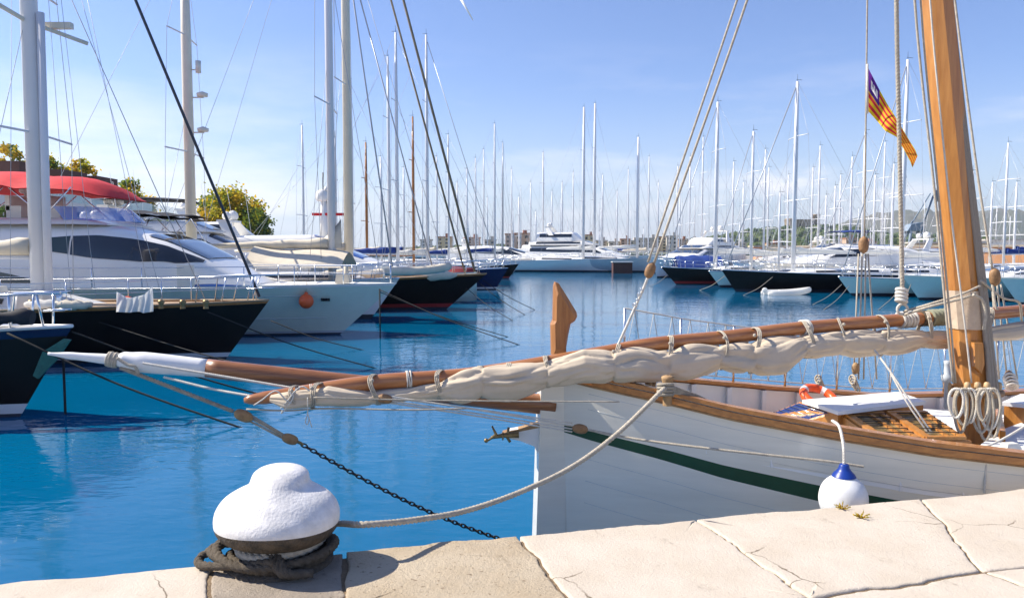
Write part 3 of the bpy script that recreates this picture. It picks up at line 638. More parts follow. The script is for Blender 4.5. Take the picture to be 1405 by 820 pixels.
# B: long black hull
gB = sailboat('long black sailing yacht with teak trim and a white cloth drying on its rail', 20.6, 368, [(54, -400, .22, 'alu')], L=19, B=4.8, fb=1.62, fm=1.42, hull='black_hull', boot='white_boot', rake=1.6, deck='teak', cover='canvas_cream', group=gl, sheer='varnish_h', forestay='wire_dark', fr=.04, bootz=(.1, .22), spread=3)
def trimB():
    L = 19; off = L / 2; ox = W(368, 370, 20.6).x
    def X(px, Y=20.6): return (px - 702.5) / FPX * Y - ox + off
    mo = LAST(gB, 'mast'); lx = X(52)
    a = MB(); a.tube([(lx - .05 + .35, -.05, 1.5), (lx + .37, -.05, 9.2)], [.11, .1], 8); a.build('rolled_sail', M['alu'], gB)
    a = MB(); zz = W(30, 30, 20.6).z; a.tube([(lx, -1.4, zz + .1), (lx, 0, zz), (lx + .9, 1.2, zz - .25)], .06, 8); a.box((lx + .5, .55, zz + .05), (.7, .18, .16)); a.build('spreader_light', M['mast_cream'], mo)
    for x in (lx - .5, lx + .5, lx + .8, lx - .9):                              # winches and lockers round the mast foot
        a = MB(); a.lathe([(.12, 0), (.12, .18), (.09, .25), (.14, .4), (.01, .42)], 10, 0, (x, -.5, 1.45)); a.build('winch', M['steel'], gB)
    a = MB(); a.box((lx - .8, -1, 1.75), (.9, .7, .6), 0, 0, .9); a.build('deck_locker', M['gel_cream'], gB); a = MB(); a.box((lx + .5, -.9, 1.65), (.7, .6, .45), 0, 0, .9); a.build('deck_locker', M['gel_cream'], gB)
    for px, c in ((83, 'canvas_white'), (118, 'canvas_cream')):
        a = MB(); n = 12; a.tube([(X(px) + i * .09, -1.55, 1.62 + .02 * math.sin(i * 2)) for i in range(n)], [.06 + .07 * math.sin(math.pi * i / (n - 1)) for i in range(n)], 8); a.build('sail_bag', M[c], gB)
    a = MB(); a.ball((X(217), -1.7, 1.68), .17, mi=0); a.build('deck_buoy', M['orange'], gB)
    for px in (80, 248, 276, 306): a = MB(); a.lathe([(.07, -.1), (.05, 0), (.09, .06), (.06, .12), (.01, .13)], 10, 0, (X(px), -1.2, 1.60)); a.build('bollard', M['bronze'], gB)
    for x0, y0, x1, y1, yy in ((62, -60, 98, 415, -2), (84, 0, 132, 410, -2.1), (112, 0, 222, 408, -2), (118, -10, 206, 408, 1.9), (16, -50, 14, 415, -2.1)):
        a = MB(); a.tube([W(x0, y0, 20.6), W(x1, y1, 20.6 + yy * .8)], .007, 4); a.build('shroud', M['wire'], gB, True)
trimB()
# cloth on rail
def cloth():
    Y = 18.62; rows = []
    tl, tr_, bl, br = W(160, 400, Y), W(209, 393, Y), W(159, 428, Y), W(210, 428, Y)
    for i in range(15):
        t = i / 14; r = []
        for j in range(25):
            s = j / 24; top = tl.lerp(tr_, s); top.z -= .2 * math.sin(math.pi * s) ** .8; bot = bl.lerp(br, s); p = top.lerp(bot, t)
            p.y += .05 * math.sin(s * 19 + t * 2) * (.3 + t) - .05 * t; p.z += .012 * math.sin(s * 14) ; r.append(p)
        rows.append(r)
    a = MB(); a.grid(rows); a.grid([[q + Vector((0, .012, 0)) for q in r] for r in rows])
    a.build('drying_cloth', M['canvas_white'], label='white cloth hung to dry on the black yacht rail', category='cloth')
cloth()

# C: big white flybridge yacht
def boatC():
    Y = 27.0; L = 23; B = 5.6; p = W(545, 390, Y); off = L / 2
    g = thing('motor_yacht', 'large white flybridge motor yacht with long dark windows and red canopy', 'motor yacht', (p.x - L / 2, Y, 0), 0, gl)
    def X(px, YY=25.2): return (px - 702.5) / FPX * YY - p.x + 0     # x from the bow tip
    b, z = hull_fn(L, B, 1.82, 1.78, 1.7, 1.0, .88, 1.7, .42)
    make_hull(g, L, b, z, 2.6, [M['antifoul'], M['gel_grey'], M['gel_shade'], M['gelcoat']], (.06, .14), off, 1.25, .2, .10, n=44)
    make_deck(g, L, b, z, M['gelcoat'], off, .05)
    make_rail(g, L, b, z, M['steel'], off, .62, .01, .6, 1.5, .016, 2)
    c = Cabin([(-4.6, 1.75, 1.85, 1.0), (-5.4, 1.72, 2.25, 1.7), (-6.2, 1.7, 2.75, 2.0), (-7.3, 1.7, 3.3, 2.2), (-8.4, 1.7, 3.62, 2.3), (-9.4, 1.7, 3.85, 2.35), (-12, 1.7, 3.92, 2.4), (-19, 1.7, 3.9, 2.4), (-20, 1.7, 3.6, 2.4)], 5, .06)
    c.mesh(g, M['gelcoat'], 'deckhouse', off, 60)
    c.window(g, [(-6.15, .86, .93), (-6.8, .62, .90), (-8, .50, .88), (-9.4, .47, .82), (-10.2, .52, .80)], M['glass_dark'], off, 'side_window', 22)
    c.window(g, [(-10.26, .53, .80), (-11.5, .60, .74), (-12.6, .655, .675)], M['b_glass_dark'], off, 'rear_side_window')
    c.window(g, [(-8.6 - 2.4, .10, .11), (-12.2, .10, .24), (-13.5, .10, .34), (-16, .10, .36)], M['glass_dark'], off, 'lower_window')
    c.window(g, [(-5.0, .12, .2), (-5.6, .06, .22), (-6.4, .04, .13), (-6.9, .03, .05)], M['glass_blue'], off, 'forward_window')
    c.screen(g, -6.1, -8.0, .72, M['glass_dark'], off)
    # flybridge coaming and blue wind screen
    f = Cabin([(-9.3, 3.8, 3.85, 1.7), (-10.2, 3.82, 4.05, 2.0), (-19, 3.82, 4.1, 2.2)], 6); f.mesh(g, M['gelcoat'], 'flybridge', off)
    a = MB(); rows = []
    for i in range(21):
        an = math.pi * (i / 20) - math.pi / 2; x = -10.6 + 1.6 * math.cos(an); y = 1.85 * math.sin(an); rows.append([(x + off, y, 3.95), (x + off - .25, y * .93, 4.2), (x + off - .5, y * .88, 4.42)])
    a.grid(rows); a.build('wind_screen', M['clear_blue'], g)
    for dx in (-11.3, -12.6):
        a = MB(); a.box((dx + off, -.8, 4.2), (.5, 1.0, .5)); a.box((dx + off - .2, -.8, 4.55), (.15, 1.0, .5)); a.build('helm_seat', M['gel_cream'], g)
    # red canopy on steel bows
    a = MB(); rows = []
    for i in range(25):
        t = i / 24; x = lerp(-9.55, -19, t) + off; e = min(1, t * 8) ** .5
        rows.append([(x, 2.25 * q * (.75 + .25 * e), 4.82 + .06 * math.sin(t * 20) * (1 - e * .5) + .55 * e * (1 - abs(q) ** 2.6) + .28 * min(1, t * 3) - .05 * (t * 24 % 6 < 1)) for q in (-1, -.92, -.75, -.5, -.2, .2, .5, .75, .92, 1)])
    a.grid(rows); a.grid([[(x, y, zz - .03) for x, y, zz in r] for r in rows]); a.build('red_canopy', M['canvas_red'], g)
    for s in (1, -1):
        for x0, x1 in ((-10.2, -11.2), (-12.2, -11.0), (-12.4, -13.6), (-14.6, -13.4), (-14.8, -16.2)):
            a = MB(); a.tube([(x0 + off, s * 2.1, 5.0), (x1 + off, s * 2.1, 3.95)], .025, 6); a.build('canopy_strut', M['steel'], g)
    # hull ports, fender hatch
    for px, w_ in ((205, .3), (240, .3), (275, .3), (316, .28), (436, .3), (178, .3)):
        x = X(px); t = -x / L; q = surf(L, b, z, 2.6, t, 1.28, 1.25, .2); a = MB()
        for s in (-1, 1): a.box((x + off, s * (q.y + .005), 1.28), (w_, .05, .1), 0, 0)
        a.build('porthole', M['glass_dark'], g)
    x = X(264); a = MB(); a.box((x + off, -2.32, 2.15), (.55, .04, .7)); a.build('side_gate', M['gel_cream'], g)
    # hull knuckle lines
    for hh in (1.42, .62):
        a = MB()
        for s in (1, -1): a.tube([(lambda q: (q.x + off, s * (q.y + .01), q.z))(surf(L, b, z, 2.6, t, hh, 1.25, .2)) for t in [lerp(.1 if hh > 1 else .06, .9, i / 30) for i in range(31)]], .014, 5)
        a.build('rubbing_strake', M['gel_grey'], g)
    a = MB(); a.box((off - 1.9, 0, 1.98), (.5, .5, .3), 0, 0, .8); a.lathe([(.1, 0), (.08, .3), (.01, .32)], 8, 0, (off - 1.8, 0, 2.1)); a.build('windlass_cover', M['canvas_cream'], g)
    dome(g, (off - 13, 0, 4.95), .2)
    # orange ball fender
    fx = X(408, 24.8); q = surf(L, b, z, 2.6, -fx / L, 1.2, 1.25, .2); wy = Y - q.y - .25
    h = thing('ball_fender', 'round orange fender hanging on the large white yacht bow', 'fender', (fx + p.x, wy, .98))
    a = MB(); a.ball((0, 0, .27), .25, 18, 12); a.ball((0, 0, .52), .07); a.build('ball', M['orange'], h)
    a = MB(); a.tube([(0, 0, .56), (0, .12, .92)], .012, 6); a.build('lanyard', M['rope'], h)
M['b_glass_dark'] = mat('tinted_window', (.03, .05, .05), .08, coat=.5)
boatC()
# D ketch, D2 motor, E ...
sailboat('white ketch with cream sail covers and two tall pale masts behind the large motor yacht', 33, 548, [(456, -260, .17, 'alu'), (264, -90, .22, 'mast_cream')], L=20, B=4.6, fb=1.75, fm=1.5, rake=1.6, group=gl, cover='canvas_cream', fr=.035)
def extrasD():
    # mast furniture on cream mast, cream cover tent, dinghy on foredeck
    Y = 33
    for px, py in ((272, 92), (276, 130), (277, 178)):
        c = W(px, py, Y); a = MB()
        if py > 150 or py == 130: a.lathe([(.01, -.1), (.22, -.08), (.24, .05), (.01, .14)], 12, 0, (c.x + .05, c.y, c.z))
        else: a.tube([(c.x, c.y, c.z - .25), (c.x, c.y, c.z + .25)], .12, 8)
        a.tube([(c.x - .35, c.y, c.z - .12), (c.x + .1, c.y, c.z - .12)], .03, 5)
        a.build('mast_radar', M['gel_cream'], KD, True)
    rows = []
    for i in range(17):
        t = i / 16; c = W(lerp(345, 475, t), 345, Y - .6); top = W(0, lerp(336, 346, t) + 3 * math.sin(t * 6.2), Y).z
        rows.append([(c.x, Y + q * 1.7, lerp(top, 2.25, abs(q) ** 1.5)) for q in (-1, -.75, -.5, -.25, 0, .25, .5, .75, 1)])
    a = MB(); a.grid(rows); a.build('deck_tent', M['canvas_cream'], KD, True)
    rows = []
    for i in range(13):
        t = i / 12; a0 = W(lerp(412, 468, t), lerp(338, 300, t ** 2.2), Y); b0 = W(lerp(412, 468, t), 340, Y); rows.append([(a0.x, Y - .08, b0.z), (a0.x, Y - .12 - .05 * math.sin(t * 12), (a0.z + b0.z) / 2), (a0.x, Y, a0.z), (a0.x, Y + .1, b0.z)])
    a = MB(); a.grid(rows); a.build('staysail_bag', M['canvas_cream'], KD, True)
KD = [o for o in COL.objects if o.name.startswith('sailing_yacht')][-1]
extrasD()
def dinghy(px, Y, z, L, matl, label, rz=0, mats2='gel_grey', float_=False):
    c = W(px, 380, Y); g = thing('dinghy', label, 'dinghy', (c.x, Y, z), rz)
    r = L * .065; pts = []
    for i in range(25):
        t = i / 24 * 2 - 1; s = 1 if t > 0 else -1; u = 1 - abs(t)
        pts.append((-L / 2 + L * u ** .9, s * -(L * .2) * (1 - u ** 3.2), r * 1.1 + L * .07 * u ** 3))
    a = MB(); a.tube(pts, [r * (.55 if i in (0, 24) else 1) for i in range(25)], 10); a.build('inflatable_tube', M[matl], g)
    a = MB(); rows = []
    for i in range(9):
        u = i / 8; rows.append([(-L / 2 + L * .95 * u, q * L * .17 * (1 - u ** 3), r * .5 + L * .06 * u ** 3 - (1 - abs(q)) * L * .04) for q in (-1, -.5, 0, .5, 1)])
    a.grid(rows); a.build('floor', M[mats2], g)
    a = MB(); a.ball((-L * .5, 0, r * 2.1), L * .055, 10, 6, 0, (1.2, .8, 1)); a.tube([(-L * .5, 0, r * 2), (-L * .53, 0, -r)], L * .02, 6); a.build('outboard', M['canvas_white'], g)
    a = MB(); a.box((-L * .1, 0, r * 1.8), (L * .08, L * .3, r * .4)); a.build('thwart', M['gelcoat'], g)
    return g
dinghy(572, 31.9, 1.92, 2.6, 'canvas_cream', 'cream inflatable dinghy on the foredeck beyond the large yacht', .1)
motor('white motor yacht with radar arch and black awning between the ketch masts', 43, 470, L=17, B=4.4, fb=2.3, fm=2.1, style='fly', group=gl, radar=True, canopy='canvas_black', k=.95)
# black awning yacht piece near the cream mast
def awning():
    g = thing('awning', 'black awning on white poles above the large yacht cabin', 'awning', W(228, 320, 31) * 1)
    a = MB(); rows = []
    for i in range(13):
        t = i / 12; c = W(lerp(192, 270, t), lerp(289, 296, t), 31); rows.append([(c.x, 31 + q * 1.4, c.z - .1 * q * q + .03 * math.sin(i * 1.3)) for q in (-1, -.5, 0, .5, 1)])
    a.grid(rows); a.grid([[(x, y, z - .13) for x, y, z in r] for r in rows]); a.build('canvas', M['canvas_black'], g, True)
    for x0, x1 in ((205, 190), (215, 250), (236, 205), (262, 225), (262, 285), (240, 262)):
        for Y in (29.8, 32.2): a = MB(); a.tube([W(x0, 300, Y), W(x1, 336, Y)], .022, 5); a.build('pole', M['steel'], g, True)
awning()
sailboat('black classic yacht with red and white waterline and cream mast beyond the white yacht', 38.4, 668, [(479, -330, .22, 'mast_cream')], L=19, B=4.6, fb=1.78, fm=1.42, hull='black_hull', boot='red_boot', rake=2.6, group=gl, deck='teak', cover='canvas_cream', forestay='stay_brown', fr=.07, bootz=(.12, .3), foreext=-.35, sheer='varnish_h')
KE = [o for o in COL.objects if o.name.startswith('sailing_yacht')][-1]
def extrasE():
    a = MB(); a.tube([W(489, -20, 38.4), W(594, 368, 38.4)], .035, 6); a.build('inner_stay', M['wire'], KE, True)
    a = MB(); a.tube([W(520, -60, 38.4), W(638, 374, 38.4)], .05, 8); a.build('second_forestay', M['stay_brown'], KE, True)
    for i, (px, c) in enumerate(((470, 'canvas_cream'), (520, 'canvas_cream'), (600, 'canvas_cream'))):
        p = W(px, 376, 37.6); a = MB(); n = 14; a.tube([(p.x + (k - 7) * .16, p.y, 1.75 + .03 * math.sin(k)) for k in range(n)], [.08 + .22 * math.sin(math.pi * k / (n - 1)) for k in range(n)], 10); a.build('sail_bundle', M[c], KE, True)
extrasE()
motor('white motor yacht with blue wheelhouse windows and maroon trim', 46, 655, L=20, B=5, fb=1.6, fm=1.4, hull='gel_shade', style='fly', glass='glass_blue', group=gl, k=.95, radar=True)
def maroon():
    g = thing('boat_cover', 'long maroon canvas cover over a slim launch', 'boat cover', W(600, 362, 43.4))
    a = MB(); rows = []
    for i in range(19):
        t = i / 18; c = W(lerp(560, 650, t), 361, 43.4); w = .9 * (1 - (2 * t - 1) ** 4) + .02; rows.append([(c.x, c.y + q * w, c.z - .35 * abs(q) ** 1.5 + .05 * math.cos(t * 9) - .2) for q in (-1, -.6, -.2, .2, .6, 1)])
    a.grid(rows); a.build('canvas', M['canvas_maroon'], g, True)
    a = MB(); rows = []
    for i in range(19):
        t = i / 18; c = W(lerp(556, 654, t), 361, 43.4); w = 1.0 * (1 - (2 * t - 1) ** 4) + .02; rows.append([(c.x, c.y + q * w * k, h) for q, h, k in ((-1, 1.72, 1), (-1, .1, .7), (1, .1, .7), (1, 1.72, 1))])
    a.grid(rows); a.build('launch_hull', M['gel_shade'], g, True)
maroon()
sailboat('navy blue sailing yacht with two slim white masts', 57, 697, [(546, 45, .13, 'alu'), (535, 78, .12, 'alu')], L=18, B=4.4, fb=1.6, fm=1.3, hull='navy_hull', boot='white_boot', group=gl, cover='canvas_blue', rake=1.2)
sailboat('tall white masted ketch with one varnished mast beyond the navy yacht', 63.5, 688, [(587, 48, .14, 'alu'), (568, 160, .12, 'mast_wood')], L=17, B=4.4, hull='gelcoat', group=gl, fr=.03)
sailboat('old ketch with orange brown mast and white mizzen behind the radar domes', 71, 640, [(504, 195, .13, 'mast_wood'), (418, 172, .11, 'alu')], L=18, B=4.4, hull='black_hull', group=gl, cover='canvas_cream')
sailboat('dark green hulled yacht with mast just left of centre', 79, 712, [(616, 185, .11, 'alu')], L=15, hull='black_hull', boot='red_boot', group=gl, cover='canvas_blue')
sailboat('white sloop with thin mast right of the two brown stays', 87, 700, [(641, 232, .10, 'alu')], L=14, group=gl)
sailboat('white sloop with radar on its mast left of the far white motor yacht', 95, 715, [(679, 170, .13, 'alu'), (653, 217, .1, 'alu')], L=17, group=gl, hull='gelcoat', cover='canvas_blue')
sailboat('grey sloop with mast close right of the radar mast', 101, 708, [(690, 196, .1, 'wire')], L=13, group=gl, detail=0)
sailboat('white ketch whose second mast rises behind the cream mast', 51, 600, [(484, 110, .12, 'alu'), (462, 190, .1, 'alu')], L=17, B=4.2, hull='gelcoat', group=gl, detail=0, cover='canvas_blue')
# radar mast with domes and red platform
def radarmast():
    g = thing('radar_mast', 'white radar mast with satellite domes and red crossbar above the motor yachts', 'radar mast', W(445, 345, 48))
    c = W(445, 300, 48); a = MB(); a.tube([(c.x, c.y, 3.2), (c.x, c.y, c.z + 1.6)], [.35, .16], 8); a.build('post', M['gelcoat'], g, True)
    for px, py, r in ((442, 276, .42), (456, 280, .32), (448, 262, .16)):
        d = W(px, py, 48); dome(g, (d.x - g.location.x, 0, d.z - g.location.z), r, 'satellite_dome')
    a = MB(); d = W(450, 294, 48); a.box((d.x, d.y, d.z), (1.9, .4, .16)); a.build('crossbar', M['canvas_red'], g, True)
    a = MB(); d = W(443, 250, 48); a.tube([(d.x, d.y, d.z - .8), (d.x, d.y, d.z + .6)], .04, 5); a.build('aerial', M['wire_dark'], g, True)
radarmast()
motor('white motor yacht with stepped flybridge seen behind the cream covers', 54, 520, L=18, fb=2.1, fm=2.0, style='super', group=gl, radar=True, k=.75)
motor('white coupe motor yacht with arched radar bar beside the golden tree', 39.5, 430, L=15, B=4, fb=2.2, fm=2.0, style='coupe', group=gl, radar=True, glass='glass_dark', k=.85)

# ---- far centre
gc = 'boats across the far end of the basin'
gm = motor('sleek white motor yacht with black fenders at the far centre', 106, 796, L=21, B=5.2, fb=2.1, fm=1.5, hull='gelcoat', style='coupe', heading=-14, group=gc, k=1.1)
motor('white motor yacht tucked just behind the sleek centre yacht', 117, 812, L=20, B=5, fb=1.8, fm=1.5, heading=-10, style='coupe', group=gc, k=.8)
motor('largest white yacht at the far centre with stacked decks and radar domes', 112, 905, L=23, B=6, fb=2.2, fm=1.7, heading=-20, style='super', group=gc, radar=True, glass='glass_dark')
sailboat('white schooner with two close masts at the far centre', 101, 845, [(800, 147, .2, 'alu')], L=17, fb=1.9, fm=1.5, group=gc, heading=-18)
sailboat('white sloop with second of the close centre masts', 103, 868, [(815, 142, .2, 'alu')], L=18, group=gc, fb=1.9, fm=1.5, heading=-18)
sailboat('white sloop with pale grey bow and mast right of the stacked yacht', 100, 912, [(874, 188, .2, 'alu')], L=18, fb=2.0, fm=1.6, group=gc, heading=-18, hull='gel_grey')
def gangway():
    g = thing('landing_barge', 'brown floating landing stage alongside the far white yachts', 'landing stage', W(850, 372, 97))
    c = PZ(850, 374, 0); a = MB(); a.box((c.x, 96.5, .6), (2.4, 1.6, 1.5)); a.build('box', M['b_brown'], g, True); a = MB(); a.box((c.x, 96.5, 1.42), (2.6, 1.8, .12)); a.build('top', M['gel_cream'], g, True)
gangway()
for px, yt, Y, hc in ((745, 209, 122, 'alu'), (771, 250, 130, 'alu'), (826, 240, 128, 'alu'), (712, 270, 125, 'alu'), (735, 290, 140, 'alu')):
    sailboat('slender far mast and white hull, the one %s' % {745: 'rising tallest between the close pairs', 771: 'right of the tall thin centre mast', 826: 'just right of the close pair', 712: 'left of the sleek motor yacht', 735: 'shortest, behind the sleek motor yacht'}[px], Y, px + 40, [(px, yt, .14, hc)], L=13, detail=0, group='slender masts beyond the centre yachts', heading=-20)

# ---- right row
gr = 'yachts moored bow-out along the right dock'
sailboat('black sailing yacht with red waterline at the left end of the right row', 65, 907, [(981, 140, .17, 'alu')], L=17, B=4.4, fb=1.5, fm=1.15, hull='black_hull', boot='red_boot', left=False, heading=8, group=gr, fr=.035, rake=1.8, bootz=(.1, .3))
sailboat('shade-tinted white sailing yacht between the two black hulls', 60, 972, [(1030, 180, .12, 'alu')], L=15, fb=1.3, fm=1.05, hull='gel_shade', left=False, heading=8, group=gr, fr=.03)
sailboat('long black sailing yacht with a dinghy moored beside it', 54, 990, [(1088, 112, .16, 'alu')], L=19, B=4.6, fb=1.55, fm=1.2, hull='black_hull', boot='antifoul', left=False, heading=6, group=gr, fr=.04, cover='canvas_white')
sailboat('black yacht partly hidden behind the long black one', 58, 1040, [(1068, 265, .09, 'alu')], L=16, B=4.2, hull='navy_hull', left=False, heading=6, group=gr, fb=1.4)
dinghy(1080, 50.8, -.1, 3.0, 'canvas_white', 'white inflatable dinghy floating by the long black hull', math.pi * .02)
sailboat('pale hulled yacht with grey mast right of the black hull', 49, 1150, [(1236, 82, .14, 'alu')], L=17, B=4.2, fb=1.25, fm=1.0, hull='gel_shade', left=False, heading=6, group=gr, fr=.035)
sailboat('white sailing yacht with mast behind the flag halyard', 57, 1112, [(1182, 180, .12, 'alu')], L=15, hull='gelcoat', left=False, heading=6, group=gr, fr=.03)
motor('shade-tinted white motor yacht left of the wooden mast', 45, 1238, L=16, B=4.6, fb=1.5, fm=1.25, hull='gel_shade', left=False, heading=10, group=gr, style='coupe', k=.45)
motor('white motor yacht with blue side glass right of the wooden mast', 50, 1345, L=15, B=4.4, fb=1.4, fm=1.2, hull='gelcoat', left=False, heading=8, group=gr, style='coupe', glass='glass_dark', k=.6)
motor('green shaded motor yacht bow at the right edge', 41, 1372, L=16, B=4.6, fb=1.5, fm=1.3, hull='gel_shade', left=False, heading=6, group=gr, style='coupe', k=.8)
motor('big white motor yacht with stepped decks left of the crowd of masts', 80, 893, L=21, B=6.0, fb=2.2, fm=1.8, left=False, heading=50, group=gr, style='super', glass='glass_dark', k=.66, radar=True)
def bluecover():
    g = thing('deck_cover', 'bright blue cover over the foredeck of the stepped white yacht', 'cover', W(955, 365, 72))
    a = MB(); rows = []
    for i in range(15):
        t = i / 14; c = W(lerp(926, 988, t), 362, 70.5); rows.append([(c.x, c.y + q * 1.3, lerp(2.45 - .5 * abs(t - .5) ** 2 + .06 * math.sin(t * 20), 1.35, abs(q) ** 2)) for q in (-1, -.8, -.5, 0, .5, .8, 1)])
    a.grid(rows); a.build('canvas', M['canvas_blue'], g, True)
    a = MB(); c = W(957, 362, 70.5); a.box((c.x, c.y, 1.1), (4.4, 2.2, .55)); a.build('tender_hull', M['gelcoat'], g, True)
bluecover()
motor('white motor yacht with dark arched glass behind the long black hull', 63, 1030, L=16, fb=2.0, fm=1.7, left=False, heading=10, group=gr, style='coupe', k=.9)
motor('white flybridge yacht behind the masts with navy awning', 72, 1035, L=16, fb=1.9, fm=1.7, left=False, heading=10, group=gr, style='fly', canopy='canvas_blue', k=.7)
motor('white coupe yacht near the ochre wall', 66, 1100, L=13, fb=1.5, fm=1.3, left=False, heading=10, group=gr, style='coupe', k=.5)
motor('small white flybridge yacht with red brown awning near the wall', 61, 1160, L=12, fb=1.3, fm=1.1, left=False, heading=10, group=gr, style='coupe', k=.4)
for px, yt, Y, lb in ((1131, 268, 76, 'white sloop whose short mast stands right of the leaning pale mast'), (1357, 250, 70, 'white sloop whose mast crosses the blue mountain at the right'), (1376, 196, 62, 'white sloop with the tall mast near the right edge'), (1209, 195, 80, 'sloop with thin mast between the flag and halyards'), (1052, 230, 82, 'sloop with dark thin mast left of the castle'), (1150, 240, 84, 'sloop with thin mast left of the flag halyard'), (945, 215, 92, 'sloop with thin mast above the stepped white yacht'), (1112, 230, 90, 'thin masted sloop in front of the castle tower'), (1290, 215, 75, 'sloop mostly hidden behind the wooden mast')):
    sailboat(lb, Y, px - 45, [(px, yt, .1, 'alu')], L=12, B=3.6, detail=0, left=False, heading=10, group='sloops further along the right dock', hull='gelcoat', cover='canvas_blue')
# very far masts
gf = 'masts of small far boats'
fm_ = []
for i in range(46):
    px = rnd.choice((rnd.uniform(560, 700), rnd.uniform(640, 920), rnd.uniform(900, 1150), rnd.uniform(1150, 1405))); Y = rnd.uniform(135, 260); yt = rnd.uniform(255, 318)
    if px > 1150: Y = rnd.uniform(150, 210); yt = rnd.uniform(268, 315)
    fm_.append((px, Y, yt, rnd.uniform(-25, 10)))
fm_.sort(); cnt = {}
for i, (px, Y, yt, hd_) in enumerate(fm_):
    reg = 'left of the sleek centre yacht' if px < 700 else 'above the far centre yachts' if px < 910 else 'above the black hulls' if px < 1150 else 'in front of the blue mountain'
    cnt[reg] = cnt.get(reg, 0) + 1
    sailboat('tiny far boat, %s thin mast from the left %s' % (ORD[cnt[reg] - 1], reg), Y, px + 25, [(px, yt, .11, 'far_mast')], L=10, B=3.2, fb=1.1, fm=.9, detail=0, group=gf, heading=hd_, cabin=False, spread=1, stays=i % 3 == 0, boom=False)

gk = 'close packed yachts in the second and third rows'
for n_, (px, yt, Y, hm, sd_) in enumerate(((664, 205, 112, 'gelcoat', 1), (702, 232, 118, 'navy_hull', 1), (728, 250, 116, 'gelcoat', 1), (757, 262, 124, 'gelcoat', 1), (786, 236, 119, 'gelcoat', 1), (846, 262, 121, 'gelcoat', 1), (861, 232, 126, 'gelcoat', 1), (889, 215, 114, 'gelcoat', 1), (902, 250, 120, 'navy_hull', 1),
        (928, 228, 98, 'gelcoat', 0), (962, 188, 94, 'gelcoat', 0), (1004, 222, 88, 'navy_hull', 0), (1018, 250, 92, 'gelcoat', 0), (1047, 205, 80, 'gelcoat', 0), (1079, 240, 86, 'gel_shade', 0), (1121, 200, 83, 'gelcoat', 0), (1143, 255, 79, 'gelcoat', 0), (1165, 215, 74, 'navy_hull', 0), (1197, 240, 71, 'gelcoat', 0), (1222, 225, 66, 'gelcoat', 0), (1330, 235, 64, 'gelcoat', 0), (1390, 250, 66, 'gelcoat', 0), (600, 215, 92, 'gelcoat', 1), (628, 250, 99, 'gelcoat', 1), (555, 230, 84, 'gelcoat', 1), (524, 215, 78, 'gelcoat', 1))):
    nm_ = {'gelcoat': 'white', 'navy_hull': 'navy', 'gel_shade': 'shade-tinted white'}[hm]
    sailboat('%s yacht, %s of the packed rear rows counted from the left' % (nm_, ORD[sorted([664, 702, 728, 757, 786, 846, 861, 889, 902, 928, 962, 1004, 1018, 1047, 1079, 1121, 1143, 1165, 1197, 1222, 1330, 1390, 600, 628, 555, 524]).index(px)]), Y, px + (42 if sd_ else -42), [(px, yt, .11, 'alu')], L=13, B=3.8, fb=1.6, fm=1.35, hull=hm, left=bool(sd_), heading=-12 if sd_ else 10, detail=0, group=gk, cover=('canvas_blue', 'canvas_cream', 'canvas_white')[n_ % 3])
for n_, (px, Y, st_, ld) in enumerate(((735, 111, 'fly', 1), (840, 118, 'fly', 1), (1010, 90, 'fly', 0), (1075, 84, 'coupe', 0), (1125, 70, 'fly', 0))):
    motor(('white flybridge yacht left behind the sleek centre yacht', 'white flybridge yacht behind the brown landing stage', 'white flybridge yacht beyond the shade-tinted hull', 'low white cruiser below the castle hill', 'white cruiser left of the flag halyard')[n_], Y, px, L=14, B=4.4, fb=1.8, fm=1.6, style=st_, left=bool(ld), heading=-12 if ld else 12, group=gk, k=.6, detail=0, radar=n_ % 2 == 0, glass='glass_blue' if n_ == 3 else 'glass_dark')
# ---- right-hand wall, crane
def wall():
    a = MB(); a.prism([(30, 94, .8), (34, 93, .8), (62, 73, .8), (130, 44, .8), (130, 46, .8), (62, 75, .8), (34, 95, .8), (30, 95.5, .8)], (0, 0, 2.45))
    g = thing('harbour_wall', 'long ochre harbour wall with stone coping behind the right dock', 'wall', (62, 74, .9))
    a.build('wall', M['ochre'], g, True)
    a = MB(); a.prism([(29.5, 93.5, 3.25), (34, 92.6, 3.25), (62, 72.6, 3.25), (130, 43.6, 3.25), (130, 46.4, 3.25), (62, 75.4, 3.25), (34, 95.4, 3.25), (29.5, 96, 3.25)], (0, 0, .22)); a.build('coping', M['stone_light'], g, True)
wall()
def quay_building(px, py, wpx, Y, col, label):
    t = W(px, py, Y); w = wpx * Y / 1050; h = t.z - .9; g = thing('harbour_building', label, 'building', (t.x, Y, .9), -.2)
    a = MB(); a.box((0, 0, h / 2), (w, 6, h)); a.build('wall', col, g); a = MB(); a.box((0, 0, h + .15), (w + .8, 6.8, .3)); a.build('roof', M['roof_grey'], g)
    n = max(3, int(w / 3))
    for i in range(n): a = MB(); a.box(((i + .5) / n * w - w / 2, -3.02, h * .55), (w / n * .55, .15, h * .25)); a.build('window', M['b_dark'], g)
quay_building(1300, 334, 90, 150, M['stone_light'], 'low flat roofed sandstone harbour shed behind the ochre wall')
quay_building(1385, 330, 70, 170, M['b_white'], 'long pale harbour building at the right edge behind the wall')
quay_building(1160, 336, 60, 190, bc[2], 'low brown harbour shed left of the crane')
